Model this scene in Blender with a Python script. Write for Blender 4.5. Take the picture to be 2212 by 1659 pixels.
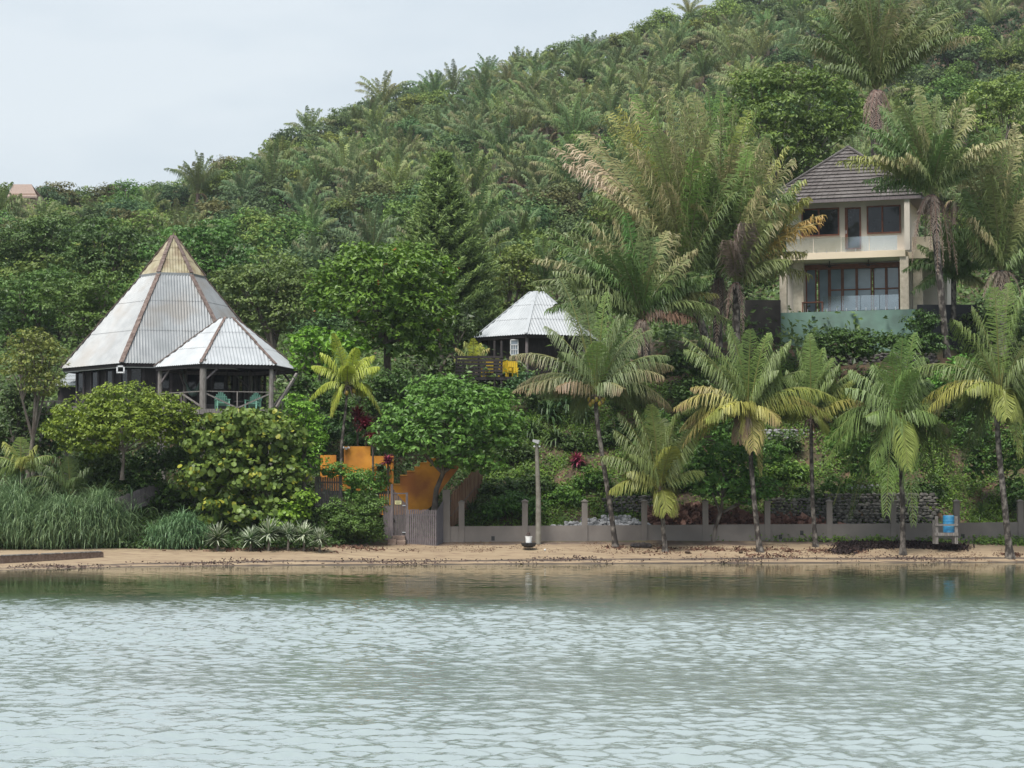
import bpy, math, random
import numpy as np
from math import sin, cos, tan, atan, pi, radians, sqrt, hypot
rng = np.random.default_rng(11); random.seed(5)
scene = bpy.context.scene; COL = scene.collection
for o in list(bpy.data.objects): bpy.data.objects.remove(o)

# ---------------------------------------------------------------- camera, sky, sun, exposure
F = 4600.0; CX = 1106.0; CY = 829.5; H = 2.8; PITCH = atan(270.5/F)
cam = bpy.data.cameras.new('camera'); camo = bpy.data.objects.new('camera', cam); COL.objects.link(camo)
cam.sensor_width = 36; cam.lens = 36*F/2212; cam.clip_end = 3000; cam.clip_start = .5
camo.location = (0, 0, H); camo.rotation_euler = (pi/2+PITCH, 0, 0); scene.camera = camo
SUN_EL, SUN_AZ = radians(60), radians(-150)       # azimuth measured from +Y towards +X
w = bpy.data.worlds.new('World'); scene.world = w; w.use_nodes = True
nt = w.node_tree; nt.nodes.clear(); N = nt.nodes.new; K = nt.links.new
out = N('ShaderNodeOutputWorld'); mixs = N('ShaderNodeMixShader'); b1 = N('ShaderNodeBackground'); b2 = N('ShaderNodeBackground')
sky = N('ShaderNodeTexSky'); sky.sky_type = 'NISHITA'; sky.sun_disc = False
sky.sun_elevation = SUN_EL; sky.sun_rotation = SUN_AZ; sky.air_density = 1.4; sky.dust_density = 3
b1.inputs['Strength'].default_value = .12; K(sky.outputs[0], b1.inputs['Color'])
tc = N('ShaderNodeTexCoord'); mp = N('ShaderNodeMapping'); mp.inputs['Scale'].default_value = (2.2, 2.2, 7)
nz = N('ShaderNodeTexNoise'); nz.inputs['Scale'].default_value = 1.6; nz.inputs['Detail'].default_value = 5; nz.inputs['Roughness'].default_value = .5
cr = N('ShaderNodeValToRGB'); cr.color_ramp.elements[0].position = .38; cr.color_ramp.elements[1].position = .62
cr.color_ramp.elements[0].color = (.48, .55, .615, 1); cr.color_ramp.elements[1].color = (.62, .67, .71, 1)
K(tc.outputs['Generated'], mp.inputs[0]); K(mp.outputs[0], nz.inputs['Vector']); K(nz.outputs[0], cr.inputs[0])
K(cr.outputs[0], b2.inputs['Color']); b2.inputs['Strength'].default_value = 1.0
mixs.inputs[0].default_value = .88; K(b1.outputs[0], mixs.inputs[1]); K(b2.outputs[0], mixs.inputs[2]); K(mixs.outputs[0], out.inputs[0])
sl = bpy.data.lights.new('sun', 'SUN'); sl.energy = 3.6; sl.angle = radians(22); sl.color = (1, .96, .9)
so = bpy.data.objects.new('sun', sl); COL.objects.link(so)
so.rotation_euler = (pi/2-SUN_EL, 0, pi-SUN_AZ)
from mathutils import Vector
_d = Vector((cos(SUN_EL)*sin(SUN_AZ), cos(SUN_EL)*cos(SUN_AZ), sin(SUN_EL)))
so.rotation_euler = _d.to_track_quat('Z', 'Y').to_euler()
so.location = (0, 60, 60)
vs = scene.view_settings; vs.view_transform = 'Standard'; vs.look = 'None'; vs.exposure = .42; vs.gamma = 1
scene.render.engine = 'CYCLES'
try: scene.cycles.max_bounces = 6; scene.cycles.transparent_max_bounces = 8; scene.cycles.volume_bounces = 0
except Exception: pass

# ---------------------------------------------------------------- projection helpers
sP, cP = sin(PITCH), cos(PITCH)
def at(px, py, Y):
    dy = cP*F-sP*(CY-py); dz = sP*F+cP*(CY-py); t = Y/dy
    return np.array([(px-CX)*t, Y, H+dz*t])
def proj(p):
    x, y, z = p[0], p[1], p[2]-H
    f = y*cP+z*sP; u = -y*sP+z*cP
    return CX+F*x/f, CY-F*u/f
def M_(px, D): return px*D/F      # pixels -> metres
A = np.array
def unit(v):
    v = np.asarray(v, float); n = np.linalg.norm(v, axis=-1, keepdims=True); return v/np.maximum(n, 1e-9)

# ---------------------------------------------------------------- mesh builder
LOC = {}
class MB:
    def __init__(s): s.V = []; s.Fc = []; s.C = []; s.n = 0
    def add(s, v, f, c=(1, 1, 1)):
        v = np.asarray(v, float).reshape(-1, 3); s.V.append(v)
        s.Fc.append(np.asarray(f, int)+s.n)
        c = np.asarray(c, float)
        if c.ndim == 1: c = np.tile(c, (len(v), 1))
        s.C.append(c); s.n += len(v)
    def quads(s, q, c=(1, 1, 1)):
        q = np.asarray(q, float); n = len(q)
        if n == 0: return
        c = np.asarray(c, float)
        if c.ndim == 2: c = np.repeat(c, 4, 0)
        s.add(q.reshape(-1, 3), np.arange(n*4).reshape(n, 4), c)
    def poly(s, pts, c=(1, 1, 1)): s.add(pts, np.arange(len(pts)).reshape(1, -1), c)
    def box8(s, p, c=(1, 1, 1)):   # bottom 4 ccw, top 4 ccw
        s.add(p, [[3, 2, 1, 0], [4, 5, 6, 7], [0, 1, 5, 4], [1, 2, 6, 5], [2, 3, 7, 6], [3, 0, 4, 7]], c)
    def box(s, x0, x1, y0, y1, z0, z1, c=(1, 1, 1)):
        s.box8([(x0, y0, z0), (x1, y0, z0), (x1, y1, z0), (x0, y1, z0), (x0, y0, z1), (x1, y0, z1), (x1, y1, z1), (x0, y1, z1)], c)
    def beam(s, a, b, w_, h_, up=(0, 0, 1), c=(1, 1, 1)):
        a = A(a, float); b = A(b, float); t = unit(b-a); u = A(up, float); sd = np.cross(t, u)
        if np.linalg.norm(sd) < .05: sd = np.cross(t, (0, 1, 0))
        sd = unit(sd); u = unit(np.cross(sd, t)); W = sd*w_/2; U = u*h_/2
        s.box8([a-W-U, a+W-U, b+W-U, b-W-U, a-W+U, a+W+U, b+W+U, b-W+U], c)
    def tube(s, pts, rad, n=8, c=(1, 1, 1), cap=True):
        pts = A(pts, float); m = len(pts); rad = np.broadcast_to(rad, (m,))
        T = unit(np.gradient(pts, axis=0)); ref = A([0.13, 1, 0.05]) if abs(T[0][2]) > .5 else A([0, .1, 1.])
        a = np.linspace(0, 2*pi, n, endpoint=False); S = unit(np.cross(T, ref)); U = np.cross(S, T)
        ring = pts[:, None]+rad[:, None, None]*(S[:, None]*np.cos(a)[None, :, None]+U[:, None]*np.sin(a)[None, :, None])
        i = np.arange(m-1)[:, None]*n; j = np.arange(n)[None]; k = (j+1) % n
        s.add(ring.reshape(-1, 3), np.stack([i+j, i+k, i+n+k, i+n+j], -1).reshape(-1, 4), c)
        if cap:
            s.add(ring[0], [list(range(n))[::-1]], c); s.add(ring[-1], [list(range(n))], c)
    def prism(s, pts, off, c=(1, 1, 1)):   # planar outline extruded by off
        p = A(pts, float); q = p+A(off, float); n = len(p)
        s.add(p, [list(range(n))], c); s.add(q, [list(range(n))[::-1]], c)
        for i in range(n):
            j = (i+1) % n; s.add([p[j], p[i], q[i], q[j]], [[0, 1, 2, 3]], c)
    def lathe(s, c0, prof, n=16, c=(1, 1, 1)):
        c0 = A(c0, float); a = np.linspace(0, 2*pi, n, endpoint=False); m = len(prof)
        ring = A([[(c0[0]+r*cos(t), c0[1]+r*sin(t), c0[2]+z) for t in a] for r, z in prof])
        i = np.arange(m-1)[:, None]*n; j = np.arange(n)[None]; k = (j+1) % n
        s.add(ring.reshape(-1, 3), np.stack([i+j, i+k, i+n+k, i+n+j], -1).reshape(-1, 4), c)
    def mesh(s, name, mats, off=(0, 0, 0), smooth=False):
        me = bpy.data.meshes.new(name)
        if s.n == 0: return me
        V = np.concatenate(s.V)-A(off, float); me.vertices.add(len(V)); me.vertices.foreach_set('co', V.astype(np.float32).ravel())
        li = np.concatenate([f.ravel() for f in s.Fc]); cnt = np.concatenate([np.full(len(f), f.shape[1]) for f in s.Fc])
        st = np.concatenate([[0], np.cumsum(cnt)[:-1]])
        me.loops.add(len(li)); me.loops.foreach_set('vertex_index', li.astype(np.int32))
        me.polygons.add(len(cnt)); me.polygons.foreach_set('loop_start', st.astype(np.int32)); me.polygons.foreach_set('loop_total', cnt.astype(np.int32))
        me.polygons.foreach_set('use_smooth', np.full(len(cnt), smooth))
        C = np.concatenate(s.C); ca = me.color_attributes.new('Col', 'FLOAT_COLOR', 'POINT')
        ca.data.foreach_set('color', np.concatenate([C, np.ones((len(C), 1))], 1).astype(np.float32).ravel())
        me.materials.append(mats); me.update(calc_edges=True); me.validate(); return me
    def build(s, name, m, parent=None, loc=None, smooth=False):
        if parent is not None: off = LOC[parent.name]
        elif loc is not None: off = A(loc, float)
        else:
            V = np.concatenate(s.V); lo = V.min(0); hi = V.max(0); off = A([(lo[0]+hi[0])/2, (lo[1]+hi[1])/2, lo[2]])
        o = bpy.data.objects.new(name, s.mesh(name, m, off, smooth)); COL.objects.link(o); LOC[o.name] = off
        if parent is not None: o.parent = parent
        else: o.location = off
        return o
def tag(o, label=None, cat=None, group=None, kind=None):
    if label: o['label'] = label
    if cat: o['category'] = cat
    if group: o['group'] = group
    if kind: o['kind'] = kind
    return o
def empty(name, loc, label, cat, group=None):
    o = bpy.data.objects.new(name, None); COL.objects.link(o); o.location = loc; o.empty_display_size = .3
    LOC[o.name] = A(loc, float); return tag(o, label, cat, group)

# ---------------------------------------------------------------- materials
def mat(name, c1, c2=None, scale=4, rough=.7, bump=0, metal=0, stretch=(1, 1, 1), c3=None, s3=.6, lo=.35, hi=.65, bscale=None, spec=.5, col=False):
    m = bpy.data.materials.new(name); m.use_nodes = True; t = m.node_tree; n = t.nodes; b = n['Principled BSDF']
    b.inputs['Roughness'].default_value = rough; b.inputs['Metallic'].default_value = metal; b.inputs['Specular IOR Level'].default_value = spec
    g = n.new('ShaderNodeNewGeometry'); mp = n.new('ShaderNodeMapping'); mp.inputs['Scale'].default_value = stretch; t.links.new(g.outputs['Position'], mp.inputs[0])
    def noise(sc, d=6):
        x = n.new('ShaderNodeTexNoise'); x.inputs['Scale'].default_value = sc; x.inputs['Detail'].default_value = d; t.links.new(mp.outputs[0], x.inputs['Vector']); return x
    def mixc(f, a, bb):
        x = n.new('ShaderNodeMix'); x.data_type = 'RGBA'; t.links.new(f, x.inputs[0])
        for k, v in ((6, a), (7, bb)):
            if isinstance(v, tuple): x.inputs[k].default_value = (*v, 1)
            else: t.links.new(v, x.inputs[k])
        return x.outputs[2]
    def ramp(f, a, bb):
        x = n.new('ShaderNodeMapRange'); x.inputs[1].default_value = a; x.inputs[2].default_value = bb; t.links.new(f, x.inputs[0]); return x.outputs[0]
    src = c1
    if c2: src = mixc(ramp(noise(scale).outputs[0], lo, hi), c1, c2)
    if c3: src = mixc(ramp(noise(s3).outputs[0], .45, .65), src, c3)
    if col:
        v = n.new('ShaderNodeVertexColor'); v.layer_name = 'Col'; x = n.new('ShaderNodeMix'); x.data_type = 'RGBA'; x.blend_type = 'MULTIPLY'; x.inputs[0].default_value = 1
        if isinstance(src, tuple): x.inputs[6].default_value = (*src, 1)
        else: t.links.new(src, x.inputs[6])
        t.links.new(v.outputs[0], x.inputs[7]); src = x.outputs[2]
    if isinstance(src, tuple): b.inputs['Base Color'].default_value = (*src, 1)
    else: t.links.new(src, b.inputs['Base Color'])
    if bump:
        bn = n.new('ShaderNodeBump'); bn.inputs['Strength'].default_value = bump; bn.inputs['Distance'].default_value = .05
        t.links.new(noise(bscale or scale*3).outputs[0], bn.inputs['Height']); t.links.new(bn.outputs[0], b.inputs['Normal'])
    return m
def leafmat(name, rough=.45, trans=.25, vary=.12, spec=.4):
    m = bpy.data.materials.new(name); m.use_nodes = True; t = m.node_tree; n = t.nodes; b = n['Principled BSDF']; o = n['Material Output']
    v = n.new('ShaderNodeVertexColor'); v.layer_name = 'Col'; oi = n.new('ShaderNodeObjectInfo')
    hs = n.new('ShaderNodeHueSaturation'); t.links.new(v.outputs[0], hs.inputs['Color'])
    a = n.new('ShaderNodeMapRange'); a.inputs[3].default_value = 1-vary; a.inputs[4].default_value = 1+vary*1.4; t.links.new(oi.outputs['Random'], a.inputs[0]); t.links.new(a.outputs[0], hs.inputs['Value'])
    r2 = n.new('ShaderNodeMath'); r2.operation = 'MULTIPLY'; r2.inputs[1].default_value = 7.31; t.links.new(oi.outputs['Random'], r2.inputs[0])
    r3 = n.new('ShaderNodeMath'); r3.operation = 'FRACT'; t.links.new(r2.outputs[0], r3.inputs[0])
    a2 = n.new('ShaderNodeMapRange'); a2.inputs[3].default_value = .5-vary*.15; a2.inputs[4].default_value = .5+vary*.1; t.links.new(r3.outputs[0], a2.inputs[0]); t.links.new(a2.outputs[0], hs.inputs['Hue'])
    t.links.new(hs.outputs[0], b.inputs['Base Color']); b.inputs['Roughness'].default_value = rough; b.inputs['Specular IOR Level'].default_value = spec
    if trans:
        tr = n.new('ShaderNodeBsdfTranslucent'); t.links.new(hs.outputs[0], tr.inputs['Color']); mx = n.new('ShaderNodeMixShader'); mx.inputs[0].default_value = trans
        t.links.new(b.outputs[0], mx.inputs[1]); t.links.new(tr.outputs[0], mx.inputs[2]); t.links.new(mx.outputs[0], o.inputs[0])
    return m
LEAF = leafmat('foliage'); LEAFH = leafmat('hill_foliage', rough=.55, vary=.2, spec=.25); LEAFD = leafmat('dry_fronds', rough=.8, trans=.1, spec=.1)
BARK = mat('bark', (.07, .055, .045), (.19, .165, .14), 3, .9, .5, stretch=(1, 1, .5))
PALMBARK = mat('palm_bark', (.035, .028, .024), (.21, .185, .16), 2.2, .9, .6, stretch=(2, 2, 1.4), lo=.45, hi=.66)
WOODG = mat('weathered_grey_wood', (.13, .11, .12), (.22, .19, .19), 8, .85, .3, stretch=(3, 3, .4))
WOODD = mat('dark_wood', (.022, .018, .02), (.05, .04, .04), 6, .8, .2, stretch=(3, 3, .4))
POSTW = mat('post_wood', (.13, .115, .105), (.25, .23, .215), 6, .85, .3, stretch=(3, 3, .5))
RIDGE = mat('ridge_wood', (.09, .06, .05), (.2, .15, .13), 5, .85, .3)
ZINC = mat('zinc_roofing', (.21, .223, .232), (.26, .273, .282), 1.5, .45, 0, .15, c3=(.205, .198, .188), s3=.5)
ZINCW = mat('bright_zinc_roofing', (.37, .39, .405), (.43, .45, .465), 1.5, .42, 0, .1)
CAPM = mat('yellowed_sheet', (.26, .225, .13), (.36, .32, .22), 3, .6, 0, c3=(.2, .15, .09), s3=1.4)
WHITE = mat('white_paint', (.75, .76, .77), (.68, .69, .7), 2, .5)
CONC = mat('grey_painted_concrete', (.185, .165, .15), (.215, .19, .172), 1.2, .85, .15, c3=(.16, .14, .128), s3=.5)
CONCL = mat('pole_concrete', (.17, .155, .125), (.25, .235, .2), 3, .9, .2)
ORANGE = mat('orange_plaster', (.60, .245, .025), (.72, .31, .04), 1.5, .85, .15, c3=(.36, .125, .03), s3=.55)
VWALL = mat('tan_plaster', (.60, .54, .47), (.66, .60, .52), 1, .85, .08)
VCREAM = mat('cream_plaster', (.70, .60, .45), (.74, .63, .48), 1, .85, .08)
VSTONE = mat('cut_stone', (.50, .43, .33), (.66, .58, .47), 4, .85, .3)
VGREEN = mat('green_plaster', (.155, .26, .215), (.19, .305, .25), 1.2, .8, .1, c3=(.13, .2, .17), s3=.8)
VTILE = mat('brown_roof_tiles', (.085, .074, .07), (.115, .10, .095), 3, .75, .2, c3=(.145, .13, .125), s3=1.2)
REDWOOD = mat('red_brown_wood', (.13, .045, .025), (.2, .07, .04), 4, .6)
def glass(name, c, rough=.05, metal=0.0, spec=1.0):
    return mat(name, c, tuple(min(1, v*1.35+.004) for v in c), .8, rough, spec=spec, metal=metal)
GLD = glass('dark_window_glass', (.010, .012, .016), spec=.5); GLB = glass('pale_window_glass', (.17, .21, .25), .12)  # lower villa windows and hut pane use the paler blue-grey base
RAILG = bpy.data.materials.new('balustrade_glass'); RAILG.use_nodes = True; _t = RAILG.node_tree; _t.nodes.clear()
_o = _t.nodes.new('ShaderNodeOutputMaterial'); _m = _t.nodes.new('ShaderNodeMixShader'); _g = _t.nodes.new('ShaderNodeBsdfGlossy'); _r = _t.nodes.new('ShaderNodeBsdfTransparent')
_g.inputs['Roughness'].default_value = .12; _g.inputs['Color'].default_value = (.9, .95, 1, 1); _r.inputs['Color'].default_value = (.86, .9, .9, 1); _m.inputs[0].default_value = .2
_t.links.new(_r.outputs[0], _m.inputs[1]); _t.links.new(_g.outputs[0], _m.inputs[2]); _t.links.new(_m.outputs[0], _o.inputs[0])
STEEL = mat('steel', (.6, .6, .6), rough=.3, metal=.8)
BLACK = mat('black_rubber', (.02, .02, .022), (.04, .04, .04), 6, .7)
MINT = mat('mint_green_plastic', (.30, .62, .46), (.35, .68, .52), 2, .5)
YELL = mat('yellow_plastic', (.75, .52, .03), rough=.5)
BLUE = mat('blue_plastic', (.02, .19, .42), (.05, .3, .55), 5, .4, c3=(.1, .3, .45), s3=3)
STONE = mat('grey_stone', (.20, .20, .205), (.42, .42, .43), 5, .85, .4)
STONED = mat('shaded_stone', (.06, .055, .05), (.16, .15, .13), 4, .9, .5, col=True)  # stone darkened in colour for the shade these walls stand in
COCON = mat('coconut_husk', (.36, .30, .04), (.30, .2, .04), 6, .6)
DOCKW = mat('dock_wood', (.13, .085, .065), (.22, .16, .13), 5, .85, .3, stretch=(.5, 2, 2))

# ---------------------------------------------------------------- terrain
def sst(a, b, x): t = np.clip((x-a)/(b-a), 0, 1); return t*t*(3-2*t)
SKYX = [-700, -60, 0, 150, 250, 400, 520, 600, 700, 780, 900, 1000, 1130, 1230, 1330, 1400, 1500, 1700, 2212, 2900]
SKYY = [390, 385, 378, 372, 360, 345, 295, 262, 225, 188, 160, 135, 85, 62, 38, 10, -40, -100, -200, -260]
def ground(x, Y):
    x = np.asarray(x, float); Y = np.asarray(Y, float); px = CX+F*x/np.maximum(Y, 60)
    S = np.interp(px, [-900, 0, 300, 600, 1106, 1600, 2212, 2900], [90, 98, 104, 106.5, 109, 111, 112.5, 113.5])
    W = np.interp(px, [-900, 650, 850, 1400, 2212], [110, 111.5, 115.4, 116, 118])
    zW = np.interp(px, [-900, 650, 850], [.62, .8, 1.0])
    t = (Y-S)/(W-S); d = Y-W
    zl = np.interp(d, [0, 2, 10, 16, 32, 105], [.65, 1.3, 5, 7.6, 10, 24])
    zm = np.interp(d, [0, 1.5, 8, 16, 27, 100], [1.0, 1.5, 6, 10.6, 12, 27])
    zr = np.interp(d, [0, 1.5, 6.5, 11, 14, 30, 100], [1.0, 1.5, 5.4, 10.2, 12.8, 15, 33])
    a = sst(620, 900, px); b = sst(1250, 1450, px)
    z = zl*(1-a)+zm*a*(1-b)+zr*a*b
    z += np.where(d > 0, np.minimum(d*.1, 1)*(.22*np.sin(x*1.1+Y*.7)+.15*np.sin(x*2.3-Y*1.7)), 0)
    zs = np.where(t < 0, (Y-S)*.09, zW*np.clip(t, 0, 1)+.03*np.sin(x*.5)*np.clip(t, 0, 1))
    z = np.where(d < 0, zs, z)
    Yr = np.interp(px, [-700, 0, 500, 1000, 2900], [330, 340, 390, 425, 440])+8*np.sin(x*.03)
    sk = np.interp(px, SKYX, SKYY); zrd = H+(1100-sk)/F*Yr-8.0
    zb = np.interp(px, [-900, 700, 1300, 2900], [24, 24, 29, 33])
    u = np.clip((Y-215)/(Yr-215), 0, 1); bump = 1.6*np.sin(x*.11+Y*.05)*np.sin(Y*.09-x*.04)*np.minimum(u*4, 1)
    zh = zb+(zrd-zb)*u**1.05+bump
    k = sst(200, 225, Y); z = z*(1-k)+zh*k
    return np.where(Y > Yr, zrd+bump-(Y-Yr)*.4, z)
def Dat(px, py, lo=110.):
    for D in np.arange(lo, 215, .15):
        p = at(px, py, D)
        if gz(p[0], D) >= p[2]: return D
    return 130.
def gz(x, Y): return float(ground(x, Y))
def sheet(name, xs, ys, fn, m, kind='structure', smooth=True):
    X, Y = np.meshgrid(xs, ys); Z = fn(X, Y); V = np.stack([X, Y, Z], -1).reshape(-1, 3)
    nx = len(xs); i = np.arange(len(ys)-1)[:, None]*nx; j = np.arange(nx-1)[None]
    b = MB(); b.add(V, np.stack([i+j, i+j+1, i+nx+j+1, i+nx+j], -1).reshape(-1, 4))
    o = b.build(name, m, loc=(0, 0, 0), smooth=smooth); o['kind'] = kind; return o
def ground_material():
    m = mat('earth_and_sand', (.06, .045, .028), (.12, .075, .045), 1.6, .95, .5, c3=(.05, .075, .02), s3=.5, lo=.4, hi=.6)
    t = m.node_tree; n = t.nodes; b = n['Principled BSDF']; earth = b.inputs['Base Color'].links[0].from_socket
    v = n.new('ShaderNodeVertexColor'); v.layer_name = 'Col'
    sep = n.new('ShaderNodeSeparateColor'); t.links.new(v.outputs[0], sep.inputs[0])
    g = n.new('ShaderNodeNewGeometry')
    def noise(sc, st, d=6):
        mp = n.new('ShaderNodeMapping'); mp.inputs['Scale'].default_value = st; t.links.new(g.outputs['Position'], mp.inputs[0])
        x = n.new('ShaderNodeTexNoise'); x.inputs['Scale'].default_value = sc; x.inputs['Detail'].default_value = d; t.links.new(mp.outputs[0], x.inputs['Vector']); return x.outputs[0]
    def rmp(s, a, bb):
        x = n.new('ShaderNodeMapRange'); x.inputs[1].default_value = a; x.inputs[2].default_value = bb; t.links.new(s, x.inputs[0]); return x.outputs[0]
    def mixc(f, a, bb):
        x = n.new('ShaderNodeMix'); x.data_type = 'RGBA'; t.links.new(f, x.inputs[0])
        for k, vv in ((6, a), (7, bb)):
            if isinstance(vv, tuple): x.inputs[k].default_value = (*vv, 1)
            else: t.links.new(vv, x.inputs[k])
        return x.outputs[2]
    sand = mixc(rmp(noise(.8, (.4, 1.5, 1)), .35, .7), (.33, .25, .16), (.24, .175, .11))
    sand = mixc(rmp(noise(2.4, (.5, 2.5, 1)), .56, .66), sand, (.17, .11, .075))
    # wet, dark line of weed at the water's edge (Col green channel), litter at the top of the beach (blue)
    add = n.new('ShaderNodeMath'); add.operation = 'ADD'; t.links.new(sep.outputs[1], add.inputs[0]); t.links.new(noise(1.5, (.4, 2, 1)), add.inputs[1])
    sand = mixc(rmp(add.outputs[0], .98, 1.2), sand, (.075, .055, .045))
    add2 = n.new('ShaderNodeMath'); add2.operation = 'ADD'; t.links.new(sep.outputs[2], add2.inputs[0]); t.links.new(noise(1.0, (.6, 1, 1)), add2.inputs[1])
    sand = mixc(rmp(add2.outputs[0], 1.0, 1.25), sand, (.10, .07, .055))
    t.links.new(mixc(sep.outputs[0], earth, sand), b.inputs['Base Color']); return m
xs = np.concatenate([np.linspace(-330, -75, 20), np.linspace(-70, 70, 281), np.linspace(75, 330, 20)])
ys = np.concatenate([np.arange(84, 97, 1.), np.arange(97, 135, .2), np.arange(135, 220, 2.5), np.arange(220, 700, 5)])
g_o = sheet('ground', xs, ys, ground, ground_material())
X, Y = np.meshgrid(xs, ys); px = CX+F*X/Y
W_ = np.interp(px, [-900, 650, 850, 1400, 2212], [110, 111.5, 115.4, 116, 118]); S_ = np.interp(px, [-900, 0, 300, 600, 1106, 1600, 2212, 2900], [90, 98, 104, 106.5, 109, 111, 112.5, 113.5])
cc = np.zeros((X.size, 4)); cc[:, 3] = 1; cc[:, 0] = (1-sst(-.2, .6, Y-W_)).ravel()
cc[:, 1] = np.exp(-((Y-S_-1.15)/.4)**2).ravel()*.8+np.exp(-((Y-S_-.05)/.45)**2).ravel()*.8
cc[:, 2] = (sst(-2.2, -.1, Y-W_)*np.where((px > 600), .75, .45)).ravel()
g_o.data.color_attributes['Col'].data.foreach_set('color', cc.astype(np.float32).ravel())

# ---------------------------------------------------------------- water
def water_material():
    m = bpy.data.materials.new('sea_water'); m.use_nodes = True; t = m.node_tree; n = t.nodes; b = n['Principled BSDF']
    b.inputs['Roughness'].default_value = .05; b.inputs['IOR'].default_value = 1.36
    g = n.new('ShaderNodeNewGeometry')
    def noise(sc, st, d=2, rot=0):
        mp = n.new('ShaderNodeMapping'); mp.inputs['Scale'].default_value = st; mp.inputs['Rotation'].default_value = (0, 0, rot); t.links.new(g.outputs['Position'], mp.inputs[0])
        x = n.new('ShaderNodeTexNoise'); x.inputs['Scale'].default_value = sc; x.inputs['Detail'].default_value = d; t.links.new(mp.outputs[0], x.inputs['Vector']); return x.outputs[0]
    def math(op, a, bb):
        x = n.new('ShaderNodeMath'); x.operation = op
        for k, v in ((0, a), (1, bb)):
            if isinstance(v, (int, float)): x.inputs[k].default_value = v
            else: t.links.new(v, x.inputs[k])
        return x.outputs[0]
    h = math('ADD', noise(5, (1.2, 1, 1), 3, -.2), math('MULTIPLY', noise(12, (1.2, 1, 1), 2, .4), .3)); sp = n.new('ShaderNodeSeparateXYZ'); t.links.new(g.outputs['Position'], sp.inputs[0])
    mr = n.new('ShaderNodeMapRange'); mr.inputs[1].default_value = 60; mr.inputs[2].default_value = 80; mr.inputs[3].default_value = .5; mr.inputs[4].default_value = .03; t.links.new(sp.outputs[1], mr.inputs[0])
    bm = n.new('ShaderNodeBump'); bm.inputs['Distance'].default_value = .03; t.links.new(mr.outputs[0], bm.inputs['Strength']); t.links.new(h, bm.inputs['Height'])
    t.links.new(bm.outputs[0], b.inputs['Normal'])
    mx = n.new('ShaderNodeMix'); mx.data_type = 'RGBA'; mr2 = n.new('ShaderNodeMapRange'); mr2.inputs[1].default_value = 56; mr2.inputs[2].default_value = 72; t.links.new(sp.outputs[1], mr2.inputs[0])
    t.links.new(mr2.outputs[0], mx.inputs[0]); mx.inputs[6].default_value = (.275, .325, .325, 1); mx.inputs[7].default_value = (.016, .05, .012, 1)  # base turns dark green near shore, painting in the reflected trees
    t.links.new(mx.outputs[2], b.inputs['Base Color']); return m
def sea():
    r = np.random.default_rng(77); ys = [19.]
    while ys[-1] < 117: y = ys[-1]; ys.append(y+float(np.interp(y, [19, 40, 70, 90, 117], [.05, .07, .11, .2, .3])))
    ys = A(ys); hw = lambda y: .29*y+14; pxs = np.linspace(-1, 1, 1500); Y, PX = np.meshgrid(ys, pxs, indexing='ij'); X = PX*hw(Y); Z = np.zeros_like(X)
    for k in range(80):
        lam = float(np.exp(r.uniform(np.log(.15), np.log(.85)))); kk = 2*pi/lam; th = r.normal()*.95+pi/2+.25; amp = .036*r.uniform(.5, 1.4)/kk
        dx, dy = cos(th), sin(th); warp = .35*lam*np.sin(X*.21/lam**.5*dy+Y*.17*dx+k)
        fade = np.clip(lam/.15-Y/50, .0, 1); Z += amp*fade*np.sin(kk*(X*dx+Y*dy+warp)+r.uniform(0, 6.3))
    for k in range(12):
        lam = r.uniform(1, 2.8); kk = 2*pi/lam; th = r.normal()*.5+pi/2-.2; Z += .016/kk*np.sin(kk*(X*cos(th)+Y*sin(th)+.5*np.sin(X*.3+Y*.13+k))+r.uniform(0, 6.3))
    gust = .8+.35*np.sin(X*.13+Y*.05)*np.sin(Y*.11-X*.04+1)+.15*np.sin(Y*.31+X*.07)
    q = Y-.06*X+3.2*np.sin(X*.16+1)+2.2*np.sin(X*.43+Y*.2)+1.5*np.sin(X*1.1-Y*.35); calm = 1-sst(56, 71, q)*.9
    streak = np.exp(-((np.sin(Y*.55+X*.02+.8*np.sin(X*.11))+1)/.09)**2)*sst(70, 80, Y)*.35*(np.sin(X*.37+2*np.sin(Y*.2)) > .1)
    Z *= gust*np.maximum(calm, streak)
    V = np.stack([X, Y, Z], -1).reshape(-1, 3); n = len(pxs); i = np.arange(len(ys)-1)[:, None]*n; j = np.arange(n-1)[None]
    b = MB(); b.add(V, np.stack([i+j, i+j+1, i+n+j+1, i+n+j], -1).reshape(-1, 4))
    n1, n2 = hw(19), hw(117); z = -.02     # calm flat water everywhere else, sharing the outline of the rippled part
    for p in ([(-600, -300, z), (600, -300, z), (n1, 19, z), (-n1, 19, z)], [(-600, -300, z), (-n1, 19, z), (-n2, 117, z), (-600, 117, z)], [(n1, 19, z), (600, -300, z), (600, 117, z), (n2, 117, z)]): b.add(p, [[0, 1, 2, 3]])
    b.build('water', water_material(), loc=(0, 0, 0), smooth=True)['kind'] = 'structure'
sea()

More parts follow.
